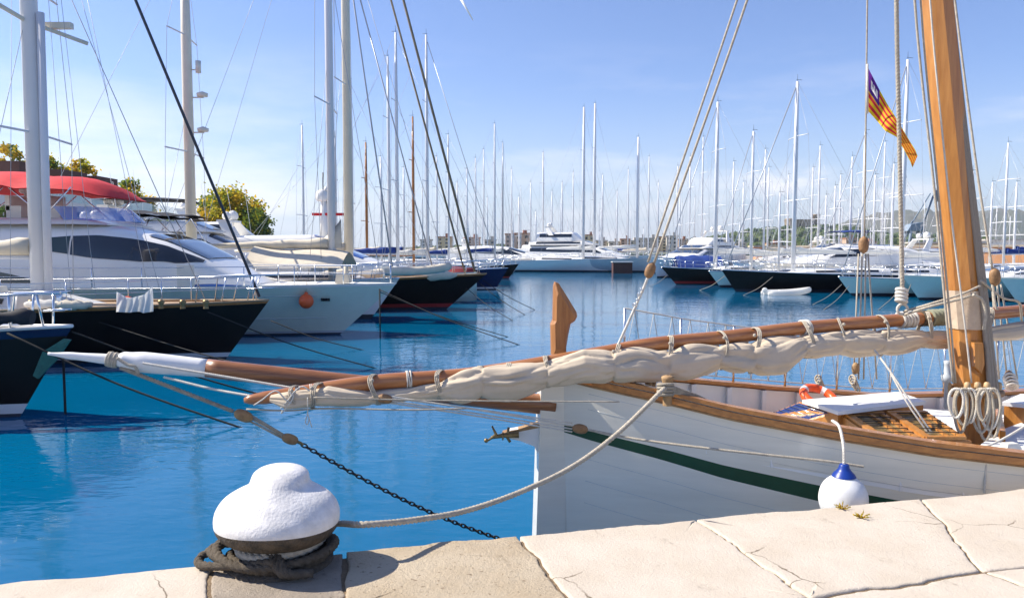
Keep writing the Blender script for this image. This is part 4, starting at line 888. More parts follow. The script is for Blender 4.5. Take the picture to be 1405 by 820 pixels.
def crane():
    Y = 400; g = thing('harbour_crane', 'blue grey lattice harbour crane above the right dock', 'crane', W(1256, 334, Y))
    a = MB(); b0 = W(1254, 330, Y); 
    for dx in (-5, 5): 
        for dy in (-4, 4): a.tube([(b0.x + dx, Y + dy, 1), (b0.x + dx * .5, Y + dy * .5, 14)], .7, 5)
    a.build('portal', M['crane'], g, True)
    a = MB(); a.prism([(b0.x - 5, Y - 3, 12.5), (b0.x + 4, Y - 3, 12.5), (b0.x + 2.5, Y - 3, 17), (b0.x - 3, Y - 3, 16)], (0, 6, 0)); a.build('cab', M['crane'], g, True)
    def lat(p, q, r, nm):
        a = MB(); p = Vector(p); q = Vector(q); n = 10; up = Vector((.6, 0, 1)).normalized() * r
        for k in (-1, 1): a.tube([p + up * k, q + up * k * .5], .35, 4)
        for i in range(n): a.tube([p.lerp(q, i / n) + up * (1 if i % 2 else -1), p.lerp(q, (i + 1) / n) + up * (-1 if i % 2 else 1)], .22, 4)
        a.build(nm, M['crane'], g, True)
    lat(W(1262, 318, Y), W(1284, 260, Y), 1.6, 'jib'); lat(W(1250, 308, Y), W(1276, 266, Y), .6, 'tie'); lat(W(1246, 322, Y), W(1250, 305, Y), 1.4, 'tower'); lat(W(1284, 260, Y), W(1287, 275, Y), .8, 'jib_head')
crane()

# ------------------------------------------------------------------ quay
ZQ = 1.2
def QP(px, py): p = PZ(px, py, ZQ); return Vector((p.x, p.y, ZQ))
E0, E1 = QP(0, 801), QP(1405, 671)
ed = (E1 - E0).normalized(); en = Vector((ed.y, -ed.x, 0))         # en points to the land (camera) side
base = Vector((0, 0, -.02))
m = MB(); a0 = E0 - ed * 60 + en * .06; a1 = E1 + ed * 60 + en * .06
m.prism([a0 + Vector((0, 0, -3.2)), a1 + Vector((0, 0, -3.2)), a1 + en * 40 + Vector((0, 0, -3.2)), a0 + en * 40 + Vector((0, 0, -3.2))], (0, 0, 3.188)); m.build('quay', M['mortar'], kind='structure')
def jag(p, q, amp, seed, n=40):
    rev = (p.x, p.y) > (q.x, q.y); a, b = (q, p) if rev else (p, q); d = b - a; nn = Vector((d.y, -d.x, 0)).normalized(); sd_ = round((a.x + b.x) * 2.0) * 3.7; out = []
    for i in range(n):
        t = i / n; u = 1 - t if rev else t; k = math.sin(math.pi * u)
        out.append(a + d * u + nn * amp * max(0, k) ** .9 * 1.15 * (noise.noise(Vector((u * 4.2, sd_, 0))) * 1.5 + noise.noise(Vector((u * 16, sd_, 5))) * .6 + noise.noise(Vector((u * 45, sd_, 5))) * .25) if 0 < i else Vector(p))
    return out
def slab(corners, matl, seed, h=.0, amp=.015, label=None, amps=None):
    cs = [Vector(c) for c in corners]; n = len(cs); loop = []; cen = sum(cs, Vector()) / n; flatl = []
    for i in range(n): flatl += jag(cs[i], cs[(i + 1) % n], 0, 0)
    for i in range(n): loop += jag(cs[i], cs[(i + 1) % n], (amps or [amp] * n)[i], seed[i] if isinstance(seed, (list, tuple)) else seed * 10 + i)
    def shrink(k, dz):
        out = []; N = len(loop)
        for i, p in enumerate(loop):
            a, b = loop[i - 1], loop[(i + 1) % N]; d = (b - a).normalized(); nn = Vector((-d.y, d.x, 0))
            if nn.dot(cen - p) < 0: nn = -nn
            out.append(p + nn * k + Vector((0, 0, dz)))
        return out
    rows = [shrink(-.004, -.5), shrink(-.004, -.010 + h), shrink(.0, -.004 + h), shrink(.006, -.001 + h), shrink(.014, h)]
    for k in (.06, .15, .3, .5, .7, .85, .95):
        w_ = min(1, k * 2.2); rows.append([p.lerp(Vector((f_.x, f_.y, p.z)), w_).lerp(Vector((cen.x, cen.y, p.z)), k) for p, f_ in zip(rows[4], flatl)])
    for r_ in rows[3:]:
        for p in r_: p.z += .004 * noise.noise(Vector((p.x * 2.1, p.y * 2.1, 3))) + .0018 * noise.noise(Vector((p.x * 9, p.y * 9, 1)))
    mb = MB(); N = len(loop); mb.grid(rows, 0, True, True)
    ci = len(mb.v) - N
    mb.f.append(tuple(range(ci, ci + N))); mb.m.append(0); mb.s.append(True)
    return mb.build('paving_stone', matl, kind='structure')
# stones along the edge; bottom row y ~ 830+
def EL(px):   # point on the edge line at pixel column px
    lo, hi = -2.5, 12.
    for _ in range(50):
        md = (lo + hi) / 2
        if proj(E0 + ed * md)[0] < px: lo = md
        else: hi = md
    return E0 + ed * lo
d2 = QP(1115, 822); i1 = EL(1405)
def inl(px, py): return QP(px, py)
course = 1.05
def ST_(*q): return [E0 + ed * a + en * b for a, b in q]
S = [
 (ST_((-1.2, 0), (1.07, 0), (1.10, 1.18), (-1.2, 1.18)), 'lime', 1, .0),
 (ST_((1.10, 0), (1.80, 0), (1.78, 1.18), (1.13, 1.18)), 'granite', 2, -.004),
 (ST_((1.83, 0), (2.87, 0), (2.91, .93), (2.94, 1.18), (1.81, 1.18)), 'lime_rough', 3, .004),
 (ST_((2.90, 0), (4.10, 0), (4.115, .6), (4.13, 1.18), (2.97, 1.18), (2.94, .93)), 'lime', 4, .0),
 (ST_((4.12, 0), (5.88, 0), (5.27, 1.12), (4.15, 1.19), (4.135, .6)), 'lime', 5, .002),
 (ST_((5.905, 0), (7.6, 0), (7.6, 1.15), (5.295, 1.12)), 'lime', 6, -.002),
 (ST_((4.15, 1.215), (5.28, 1.145), (5.5, 1.9), (4.12, 1.9)), 'lime', 7, -.004),
 (ST_((5.305, 1.145), (6.9, 1.175), (6.9, 1.9), (5.525, 1.9)), 'lime', 8, -.001)]
for c, mm, sd_, h in S: slab(c, M[mm], sd_, h, .022)
# tiling that carries the quay on to both sides and behind the camera
def tile(s0, s1, t0, t1, k): slab([E0 + ed * s0 + en * t0, E0 + ed * s1 + en * t0, E0 + ed * s1 + en * t1, E0 + ed * s0 + en * t1], M['lime'], k, 0, .006)
for i in range(8): tile(7.63 + i * 1.4, 9.01 + i * 1.4, 0, 1.15, 30 + i)
for i in range(8): tile(-2.6 - i * 1.4, -1.22 - i * 1.4, 0, 1.18, 50 + i)
for i in range(7): tile(2.36 - i * 1.75, 4.09 - i * 1.75, 1.22, 1.9, 60 + i)
for i in range(4): tile(6.93 + i * 1.6, 8.5 + i * 1.6, 1.18, 1.9, 70 + i)
for j in range(3):
    for i in range(10): tile(-9 + i * 2.1 + j * .7, -9 + (i + 1) * 2.1 - .02 + j * .7, 1.925 + j * 1.1, 1.925 + (j + 1) * 1.1 - .02, 80 + j * 10 + i)

# ------------------------------------------------------------------ bollard
def bollard():
    c = PZ(385, 768, ZQ); c.z = ZQ
    g = thing('bollard', 'white topped iron mooring bollard with black underside on the quay edge', 'bollard', c)
    ctl = [(.10, -.02, .15, .15, 0), (.135, -.03, .24, .2, 0), (.17, -.04, .305, .25, 0), (.215, -.045, .342, .28, 0), (.265, -.045, .354, .285, 1), (.31, -.035, .350, .275, 1), (.35, -.02, .332, .252, 1), (.385, -.01, .300, .23, 1), (.415, .0, .248, .205, 1), (.438, .008, .190, .19, 1), (.460, .018, .167, .174, 1), (.485, .028, .163, .16, 1), (.508, .038, .155, .14, 1), (.53, .044, .128, .11, 1), (.546, .05, .08, .07, 1), (.551, .055, .003, .003, 1)]
    tab = [(i / (len(ctl) - 1),) + q for i, q in enumerate(ctl)]; rows = []; mi = []
    N = 70
    for i in range(N + 1):
        z, cy, rx, ry, mm = interp(tab, i / N); seg = 64
        rows.append([(rx * math.cos(6.28319 * k / seg) * (1 + .006 * noise.noise(Vector((math.cos(6.283 * k / seg) * 3, math.sin(6.283 * k / seg) * 3, z * 9)))), cy + ry * math.sin(6.28319 * k / seg) * (1 - .1 * math.sin(6.283 * k / seg)), z + .006 * math.sin(3 * 6.283 * k / seg) * (1 if mm < 1 else 0)) for k in range(seg)]); mi.append(1 if z > .238 else 0)
    for it in range(3):
        rows = [rows[0]] + [[tuple((rows[i - 1][k][c_] + rows[i][k][c_] * 2 + rows[i + 1][k][c_]) / 4 for c_ in range(3)) for k in range(64)] for i in range(1, N)] + [rows[-1]]
    a = MB(); a.grid(rows, 0, True, True, lambda i, j: mi[i])
    a.build('cap', [M['bollard_black'], M['bollard_white']], g)
    a = MB(); a.lathe([(.30, -.05), (.30, .015), (.2, .03), (.165, .06), (.15, .12), (.16, .16)], 40, 0, (0, 0, 0)); a.build('post', M['bollard_black'], g)
M['bollard_white'] = mat('bollard_white', (.80, .78, .75), .45, bump=.22, bscale=60, var=.22, vscale=14, detail=10)
bollard()
BC = PZ(385, 768, ZQ)
def mooring():
    c = Vector((BC.x, BC.y, 0))
    # pale mooring rope: two turns round the post, then out to the boat
    pts = []
    for i in range(25):
        a = R(200) + 6.2832 * 1.6 * i / 24; rr = .225 + .012 * math.sin(i); pts.append(c + Vector((math.cos(a) * rr, math.sin(a) * rr, ZQ + .11 + .02 * (i / 24) + .01 * math.sin(a))))
    out = [W(500, 719, 4.35), W(560, 714, 4.55), W(640, 700, 4.9), W(720, 672, 5.25), W(790, 637, 5.6), W(850, 592, 5.85), W(905, 539, 6.1), W(912, 533, 6.2)]
    a = MB(); a.rope(pts, .028); pth = smooth_path([pts[-1], c + Vector((.30, .16, ZQ + .16))] + out, 60)
    a = MB(); a.rope([p for p in pts], .026); a.rope(pth, .019)
    a.build('mooring_rope', M['rope'], label='pale thick mooring rope from the bollard to the white boat', category='rope')
    a = MB()
    for k in range(3):
        pp = []; r0 = .25 + .03 * (k % 3); ph = rnd.uniform(0, 6)
        for i in range(31):
            an = 6.2832 * i / 30 * (1 if k else .98) + ph; ex = 1 + .25 * max(0, -math.cos(an)) * (k % 2 + .6) ; pp.append(c + Vector((math.cos(an) * r0 * ex, math.sin(an) * r0 * .9 * (1 + .04 * math.sin(3 * an + k)), ZQ + .035 + .028 * k * .8 + .014 * math.sin(an * 2 + k))))
        a.rope(pp, .026)
    for k in range(3):
        q = [c + Vector((-.02 + .03 * k, -.16, ZQ + .14)), c + Vector((.02 + .02 * k, -.23, ZQ + .11)), c + Vector((.10 + .02 * k, -.30, ZQ + .05)), c + Vector((.2 + .03 * k, -.27, ZQ + .04))]; a.rope(q, .024)
    a.rope([c + Vector((-.2, .1, ZQ + .15)), c + Vector((-.33, 0, ZQ + .1)), c + Vector((-.44, -.05, ZQ + .04)), c + Vector((-.40, -.14, ZQ + .03)), c + Vector((-.2, -.22, ZQ + .06)), c + Vector((.05, -.27, ZQ + .1))], .024)
    a.build('old_rope_coil', M['old_rope'], label='dark weathered ropes coiled round the foot of the bollard', category='rope')
mooring()
# weeds in a joint by the fender
def weeds(px, py, h, label, s):
    p = QP(px, py); g = thing('weed', label, 'plant', p, 0, 'weeds in the quay joints'); a = MB(); r_ = random.Random(s)
    for i in range(16):
        an = r_.uniform(0, 6.28); l = h * r_.uniform(.5, 1.2); d = Vector((math.cos(an) * .9, math.sin(an) * .9, r_.uniform(.3, 1.2))).normalized(); a.tube([Vector((0, 0, -.01)), d * l * .5 + Vector((0, 0, .01)), d * l], .0016, 4)
        for k in range(5):
            q = d * l * (.4 + .15 * k); u = Vector((r_.gauss(0, 1), r_.gauss(0, 1), r_.gauss(0, 1))).normalized() * .007; w = u.orthogonal().normalized() * .005; a.add([q - u, q + w, q + u, q - w], [(0, 1, 2, 3)], r_.randrange(2), False)
    a.build('foliage', [M['leaf_yellow'], M['leaf_olive']], g)
weeds(1182, 711, .055, 'small yellow green weed just right of the ball fender', 1)
weeds(1155, 698, .05, 'dry brown weed sprig in front of the ball fender', 2)

# ------------------------------------------------------------------ the white wooden boat
ST = W(748, 600, 6.84); MA = W(1342, 600, 7.56)
ax = Vector((MA.x - ST.x, MA.y - ST.y, 0)); PHI = math.atan2(ax.y, ax.x)
gw = thing('wooden_sailing_boat', 'white wooden sailing boat with varnished rails, furled cream sail and green hull stripe', 'sailing boat', (ST.x, ST.y, 0), PHI)
GM = gw.matrix_basis
def fb_b(s):
    s = max(0, s)
    if s < 4.6: return 1.50 * (1 - (1 - s / 4.6) ** 2.0)
    return 1.50 * (1 - .35 * max(0, (s - 6.5) / 6) ** 2)
RT = [(752, 503), (813, 519), (910, 540), (1000, 562), (1150, 590), (1277, 611), (1405, 626), (1700, 660)]
def solve_sheer():
    tab = []
    for i in range(60):
        s = i * .1; z = 1.7
        for _ in range(8):
            p = GM @ Vector((s, -fb_b(s), z)); px, py = proj(p); ty = interp(RT, px); z = W(px, ty, p.y).z
        tab.append((s, z))
    return tab
SH = solve_sheer(); SH = [q for q in SH if q[0] <= 4.3]; zl = SH[-1][1]; SH += [(6, zl - .02), (8, zl + .02), (12, zl + .35)]
def sh(s): return interp(SH, s)
print('SHEER', [(round(a, 1), round(b, 2)) for a, b in SH[::8]])
LB = 12.0
def fhull():
    a = MB(); n = 90
    for sg in (1, -1):
        rows = []
        for i in range(n + 1):
            s = LB * (i / n) ** 1.3; zs = sh(s); st1 = zs - .47 - .04 * min(1, s / 3); th = .07 + .08 * min(1, s / 2.5)
            hs = [-.6, -.3, 0, .3, .6] + [lerp(.6, st1 - th, .5), st1 - th, st1] + [lerp(st1, zs, q) for q in (.2, .4, .6, .8, .93)] + [zs]
            r = []
            for h in hs:
                f = max(0, (h + .6) / (zs + .6)); q = lerp(.16, .55, max(0, 1 - s / 5) ** 2); r.append((s + .10 * (1 - f) * 0 - .08 * (1 - f) * max(0, 1 - s), sg * fb_b(s) * f ** q * (1 if s < 12 else 0), h))
            rows.append(r)
        a.grid(rows, 0, True, False, lambda i, j: 1 if j == 6 else 0)
    e0 = rows[-1]; a.grid([e0, [(x, -y, z) for x, y, z in e0]], 0, False)
    a.build('hull', [M['hull_white'], M['green']], gw)
    # plank seams
    for k, (dz, s1) in enumerate(((.16, 11), (.31, 11), (.80, 10), (1.02, 9), (1.24, 8))):
        for sg in (1, -1):
            a = MB(); P_ = []
            for i in range(61):
                s = .35 + (s1 - .35) * i / 60; zs = sh(s); h = zs - dz * (1 if s > 2 else lerp(.9, 1, s / 2)); f = (h + .6) / (zs + .6); q = lerp(.16, .55, max(0, 1 - s / 5) ** 2); P_.append((s - .08 * (1 - f) * max(0, 1 - s), sg * (fb_b(s) * f ** q - .0012), h))
            a.tube(P_, .0032, 4); a.build('plank_seam', M['gel_grey'], gw)
    # bulwark inner face + deck
    a = MB()
    for sg in (1, -1):
        rows = [];
        for i in range(n + 1):
            s = .25 + (LB - .35) * (i / n) ** 1.3; w = max(.02, fb_b(s) - .06); rows.append([(s, sg * w, sh(s) - .02), (s, sg * w, sh(s) - .42)])
        a.grid(rows)
    a.build('bulwark_lining', M['paint_white'], gw)
    for sg in (1, -1):
        for i in range(22):
            s = .8 + i * .48; w = fb_b(s) - .09; a = MB(); a.box((s, sg * w, sh(s) - .22), (.05, .06, .4)); a.build('bulwark_frame', M['paint_white'], gw)
    a = MB(); rows = []
    for i in range(n + 1):
        s = .2 + (LB - .25) * (i / n) ** 1.3; w = max(.02, fb_b(s) - .05); rows.append([(s, w * k, sh(s) - .38 + .05 * (1 - k * k)) for k in (-1, -.5, 0, .5, 1)])
    a.grid(rows); a.build('deck', M['grey_deck'], gw)
    # cap rail and rubbing strake
    def strip(name, dz0, dz1, o0, o1, matl, s0=.18):
        a = MB()
        for sg in (1, -1):
            rows = []
            for i in range(n + 1):
                s = s0 + (LB - s0) * (i / n) ** 1.3; w = fb_b(s); z_ = sh(s)
                rows.append([(s, sg * (w + o0), z_ + dz0), (s, sg * (w + o1), z_ + dz0), (s, sg * (w + o1), z_ + dz1), (s, sg * (w + o0), z_ + dz1)])
            a.grid(rows, 0, False, True)
        a.build(name, matl, gw)
    strip('cap_rail', .0, .035, -.11, .045, M['varnish_h']); strip('rubbing_strake', -.065, -.012, -.02, .038, M['varnish_h']); strip('lower_moulding', -.085, -.07, -.02, .02, M['worn_wood'])
fhull()
def fstem():
    a = MB(); th = .19; a.prism([(-.05, -th / 2, sh(0) + .06), (.17, -th / 2, sh(.2) + .04), (.17, -th / 2, -.6), (-.13, -th / 2, -.6)], (0, th, 0)); a.build('stem_post', M['hull_white'], gw)
    pts = [(757, 495), (756, 446), (759, 440), (760, 393), (762, 387), (767, 389), (779, 408), (791, 428), (792, 434), (789, 440), (783, 444), (780, 458), (777, 476), (777, 497)]
    Y = 6.9; a = MB(); P = [W(x, y, Y) for x, y in pts]; n = len(P); o = Vector((0, .17, 0))
    c = sum(P, Vector()) / n
    ins = [p.lerp(c, .30) - Vector((0, .05, 0)) for p in P]
    a.add(ins, [tuple(range(n))], 0, False); rows = [ins, P, [p + o for p in P], [p.lerp(c, .30) + o + Vector((0, .05, 0)) for p in P]]
    a.grid(rows, 0, False, True); a.add(rows[-1], [tuple(range(n))[::-1]], 0, False); a.build('stem_head', M['stem_wood'], gw, True)
    # beak and anchor on the stem
    pts = [(748, 583), (700, 590), (693, 600), (715, 605), (733, 612), (742, 630), (744, 640)]; P = [W(x, y, 6.78) for x, y in pts]; a = MB(); a.prism(P, (0, .09, 0)); a.build('cutwater', M['paint_white'], gw, True)
    a = MB(); a.prism([W(x, y, 6.77) for x, y in ((746, 578), (722, 586), (690, 594), (688, 598), (712, 592), (746, 585))], (0, .11, 0)); a.build('cutwater_trim', M['worn_wood'], gw, True)
    a = MB(); q = lambda x, y: W(x, y, 6.72)
    a.tube([q(712, 596), q(690, 597), q(674, 600)], [.03, .022, .014], 8); a.tube([q(698, 586), q(696, 600), q(700, 606)], .014, 6); a.tube([q(675, 584), q(681, 596), q(668, 605)], [.008, .02, .008], 6); a.torus(q(690, 598), .03, .008, (1, 0, 0), 14, 6); a.ball(q(667, 604), .02); a.build('bow_fitting', M['bronze'], gw, True)
fstem()
# bowsprit
def bowsprit():
    P = [(66, 485, 6.14), (100, 488, 6.17), (153, 493, 6.22), (158, 494, 6.225), (172, 494, 6.24), (200, 497, 6.26), (284, 505, 6.34)]
    rad = [.012, .03, .043, .045, .07, .086, .078]
    pts = [W(*p) for p in P]; a = MB(); pp = []; rr = []
    for i in range(len(pts) - 1):
        for k in range(8): t = k / 8; e = t * t * (3 - 2 * t); pp.append(pts[i].lerp(pts[i + 1], t)); rr.append(lerp(rad[i], rad[i + 1], e))
    pp.append(pts[-1]); rr.append(rad[-1])
    a.tube(pp, rr, 24); a.build('bowsprit_tip', M['paint_white'], gw, True)
    end = W(760, 556, 6.84); s0 = pts[-1]; pp = [s0.lerp(end, i / 30) + Vector((0, 0, .0)) for i in range(31)]
    a = MB(); a.tube(pp, [lerp(.079, .092, i / 30) for i in range(31)], 24); a.build('bowsprit', M['pole'], gw, True)
    a = MB()
    for k in range(5): c = pts[2].lerp(pts[3], .2) + (pts[3] - pts[2]).normalized() * (.017 * k - .03); a.torus(c, .052 + .004 * (k % 2), .0115, (pts[3] - pts[2]).normalized(), 24, 8)
    a.rope([W(161, 491, 6.14), W(175, 500, 6.13), W(185, 503, 6.14), W(190, 512, 6.17)], .013); a.build('bowsprit_lashing', M['rope'], gw, True)
bowsprit()
# yard with furled sail
YT = [(335, 549, 5.95), (420, 538, 6.05), (520, 524, 6.2), (640, 515, 6.38), (750, 498, 6.55), (830, 484, 6.7), (900, 472, 6.85), (1000, 462, 7.1), (1100, 450, 7.35), (1235, 439, 7.75), (1320, 433, 8.0), (1405, 426, 8.25), (1560, 410, 8.7), (1760, 392, 9.2)]
YP = smooth_path([W(*q) for q in YT], 160)
def yard():
    a = MB(); n = len(YP); rr = [min(.066, .046 + .05 * i / 40) if i > 3 else (.02, .036, .043, .046)[i] for i in range(n)]; a.tube(YP, rr, 18); a.build('yard', M['varnish_y'], gw, True)
    SL = [(372, 541, 552, 5.95), (395, 538, 561, 5.95), (450, 531, 556, 6.02), (505, 536, 556, 6.12), (560, 533, 548, 6.2), (600, 524, 548, 6.26), (632, 511, 550, 6.30), (660, 502, 546, 6.33), (700, 500, 546, 6.38), (735, 499, 535, 6.43), (770, 492, 527, 6.48), (800, 480, 524, 6.52), (830, 478, 526, 6.57), (870, 478, 522, 6.66), (900, 481, 522, 6.72), (940, 476, 519, 6.82), (985, 474, 508, 6.92), (1005, 472, 509, 6.98), (1040, 467, 515, 7.05), (1075, 462, 511, 7.15), (1102, 460, 492, 7.22), (1150, 455, 487, 7.38), (1207, 452, 489, 7.55), (1266, 452, 477, 7.75), (1320, 455, 475, 7.93), (1360, 447, 468, 8.08), (1405, 441, 462, 8.2), (1560, 425, 450, 8.65), (1740, 405, 425, 9.1)]
    ties = [372, 430, 512, 600, 662, 750, 840, 916, 987, 1030, 1102, 1153, 1207, 1266, 1350, 1450, 1600, 1740]
    rows = []; N = 620; seg = 72; x0, x1 = SL[0][0], SL[-1][0]
    acc = 0; prev = None
    for i in range(N + 1):
        px = lerp(x0, x1, (i / N)); yt, yb, Y = interp(SL, px)
        k = 0
        while k < len(ties) - 2 and ties[k + 1] < px: k += 1
        u = (px - ties[k]) / (ties[k + 1] - ties[k]); e = math.sin(math.pi * min(1, max(0, u))); e = e ** .55
        top, bot = W(px, yt, Y), W(px, yb, Y); c = (top + bot) / 2; rv = (top.z - bot.z) / 2 * 1.0
        if prev is not None: acc += (c - prev).length
        prev = c.copy(); row = []; rv *= .84 + .22 * e; rd = rv * .95 + .015
        for j in range(seg):
            a_ = 2 * math.pi * j / seg; ca, sa = math.cos(a_), math.sin(a_)
            # long folds that sag between the ties and gather into them
            sag = math.sin(math.pi * min(1, max(0, u))) * (.55 if k % 2 else -.45)
            wob = 1.1 * noise.noise(Vector((acc * 1.1, 3.1, a_ * .12))) + .5 * noise.noise(Vector((acc * 3.1, ca * .8, sa * .8)))
            s1 = abs(math.sin(1.5 * (a_ + sag + wob + acc * .25) + k * 1.3)); s2 = abs(math.sin(3.5 * (a_ - sag * .6 + wob * .8 - acc * .3) + k * 2.1)); s3 = abs(math.sin(8 * (a_ + sag * .5 + wob * .6) + k))
            m2 = .5 + .8 * noise.noise(Vector((ca * 1.3, sa * 1.3, acc * 1.9 + 20))); m3_ = max(0, .3 + 1.2 * noise.noise(Vector((ca, sa, acc * 1.5 + 40))))
            v4 = noise.noise(Vector((ca * 1.6, sa * 1.6, acc * 2.6 + 9)))
            q = .68 + .23 * s1 ** .55 + .20 * m2 * s2 ** .6 + .09 * m3_ * s3 ** .8 + .14 * v4 + (0 if e > .4 else .03 * s3 * (1 - e / .4))
            q *= 1 + .10 * max(0, -sa) * e
            row.append(c + Vector((0, 1, 0)) * (-ca * rd * q) + Vector((0, 0, 1)) * (sa * rv * q))
        rows.append(row)
    a = MB(); a.grid(rows, 0, True, True)
    a.add(rows[0], [tuple(range(seg))], 0, True)
    o = a.build('furled_sail', [M['sail']], gw, True)
    # ties
    for t in ties[1:-1] + [405, 690]:
        yt, yb, Y = interp(SL, t); j = min(range(len(YP)), key=lambda i: abs(proj(YP[i])[0] - t)); yc = YP[j]
        top = yc + Vector((0, 0, .07)); bot = W(t, yb, Y) - Vector((0, 0, .004)); c = (top + bot) / 2; rz_ = (top.z - bot.z) / 2; ry_ = max(.075, abs(yc.y - Y) / 2 + .08); tx = Vector((rnd.uniform(-.03, .03), 0, 0)); a = MB()
        for w in range(2 if t % 2 else 3):
            a.tube([c + Vector((.014 * w + .02 * math.sin(an * 2 + t), 0, 0)) + tx * math.sin(an) + Vector((0, -math.cos(an) * ry_, math.sin(an) * rz_)) for an in [6.2832 * i / 24 for i in range(25)]], .0062, 6, 0, False)
        a.ball(c + Vector((0, -ry_ * .7, rz_ * .72)), .016); a.build('sail_tie', M['rope'], gw, True)
    # lashings on the yard
    for px, n, wd, mm in ((563, 3, .012, 'rope_white'), (1245, 5, .03, 'rope_white'), (1268, 3, .02, 'old_rope'), (1103, 4, .017, 'rope_white'), (345, 0, .0, 'rope'), (430, 4, .014, 'rope_white'), (412, 3, .01, 'rope_white')):
        j = min(range(len(YP)), key=lambda i: abs(proj(YP[i])[0] - px)); tg = (YP[j + 1] - YP[j]).normalized(); a = MB()
        for k in range(n): a.torus(YP[j] + tg * (k - n / 2) * wd * 1.3, .072 if px > 500 else .056, wd * .55, tg + Vector((.0, 0, .12 * (k % 2))), 26, 8)
        if n: a.build('lashing', M[mm], gw, True)
    j0 = min(range(len(YP)), key=lambda i: abs(proj(YP[i])[0] - 1273)); j1 = min(range(len(YP)), key=lambda i: abs(proj(YP[i])[0] - 1308)); a = MB(); seg_ = YP[j0:j1 + 1]; a.tube(smooth_path(seg_, 20), [.085 + .008 * math.sin(i * 1.9) for i in range(21)], 14); a.build('canvas_wrap', M['sail_dirty'], gw, True)
    # loops and dangling cord at the yard tip
    a = MB(); q = lambda x, y, Y=5.88: W(x, y, Y)
    a.tube(smooth_path([q(348, 556), q(360, 548), q(378, 536), q(392, 548), q(400, 553)], 24), .006, 6); a.tube(smooth_path([q(385, 560), q(396, 548), q(405, 536), q(415, 530), q(425, 536)], 24), .006, 6); a.tube(smooth_path([q(388, 562), q(387, 566), q(402, 546), q(398, 538)], 20), .006, 6)
    a.tube(smooth_path([q(422, 545), q(422, 566), q(419, 578), q(422, 582), q(424, 574), q(422, 567), q(428, 586)], 30), .004, 6); a.build('loose_cord', M['rope_white'], gw, True)
M['varnish_y'] = mat('varnished_yard', (.46, .20, .075), .3, coat=.4, col2=(.28, .10, .035), vscale=3, bump=.1, bscale=8, stretch=(.5, 10, 10), detail=6)
yard()
# mast
MT = [(1344, 622, 7.56), (1337, 500, 7.55), (1322, 350, 7.52), (1305, 180, 7.50), (1286, 0, 7.47)]
def fmast():
    b0, b1 = W(*MT[0]), W(1286, 0, 7.47); d = (b1 - b0); b0 = b0 - d.normalized() * .3; top = b0 + d * 2.05
    a = MB(); N = 40; seg = 8; rows = []
    for i in range(N + 1):
        t = i / N; c = b0.lerp(top, t); r = lerp(.190, .100, t) ; rows.append([c + Vector((math.cos(6.2832 * (k + .5) / seg + .2) * r, math.sin(6.2832 * (k + .5) / seg + .2) * r, 0)) for k in range(seg)])
    a.grid(rows, 0, False, True); a.add(rows[-1], [tuple(range(seg))], 0, False); a.build('mast', M['varnish'], gw, True)
    mo = LAST(gw, 'mast')
    def at(y): # centre at pixel row
        lo, hi = 0., 1.
        for _ in range(40):
            md = (lo + hi) / 2
            if proj(b0.lerp(top, md))[1] > y: lo = md
            else: hi = md
        return b0.lerp(top, lo), lerp(.190, .100, lo)
    c0, r0 = at(450); c1, r1 = at(398); a = MB(); rows = []
    for t in (0, .33, .66, 1): c = c0.lerp(c1, t); r = lerp(r0, r1, t) + .012; rows.append([c + Vector((math.cos(6.2832 * (k + .5) / 8 + .2) * r, math.sin(6.2832 * (k + .5) / 8 + .2) * r, 0)) for k in range(8)])
    a.grid(rows, 0, False, True)
    a.build('leather_collar', mat('pale_leather', (.58, .46, .34), .8, var=.2, vscale=10, bump=.3), mo, False) if False else a.build('leather_collar', mat('pale_leather', (.58, .46, .34), .8, var=.2, vscale=10, bump=.3), gw, True)
    # fife ring and belaying pins
    c, r = at(536); a = MB(); a.torus(c, r + .05, .035, (0, 0, 1), 28, 8); a.build('fife_ring', M['worn_wood'], gw, True)
    for px in (1301, 1327, 1341, 1354, 1370):
        p = W(px, 537, 7.27 if px not in (1301, 1370) else 7.4); a = MB(); a.lathe([(.01, -.16), (.016, -.15), (.018, 0), (.026, .015), (.03, .05), (.026, .085), (.01, .095)], 12, 0, p); a.build('belaying_pin', M['pin'], gw, True)
    a = MB(); p = W(1299, 522, 7.4); a.lathe([(.01, -.28), (.02, -.26), (.022, -.02), (.05, 0), (.055, .05), (.03, .07), (.028, .16), (.035, .19), (.01, .2)], 14, 0, p); a.build('mooring_post', M['gel_grey'], gw, True)
    a = MB(); p = W(1343, 478, 7.3); a.prism([W(1337, 470, 7.3), W(1349, 470, 7.3), W(1351, 500, 7.3), W(1347, 512, 7.3), W(1338, 503, 7.3)], (0, .06, 0)); a.build('cleat', M['varnish'], gw, True)
    a = MB(); 
    for dx, r_ in ((0, .022), (6, .02), (11, .018), (3, .016)):
        q = [W(1302 + dx * .3, 0 + 0, 7.40), W(1320 + dx * .4, 170, 7.38), W(1346 + dx * .6, 400, 7.36), W(1360 + dx, 560, 7.33)]; a.tube(smooth_path([W(1274 + dx * .3, -250, 7.45)] + q, 30), r_, 8)
    a.build('halyard_bundle', mat('grey_rope', (.28, .25, .21), .9, bump=.5, bscale=60), gw, True)
M['pin'] = mat('pin_wood', (.55, .38, .2), .5, var=.2, vscale=10)
fmast()
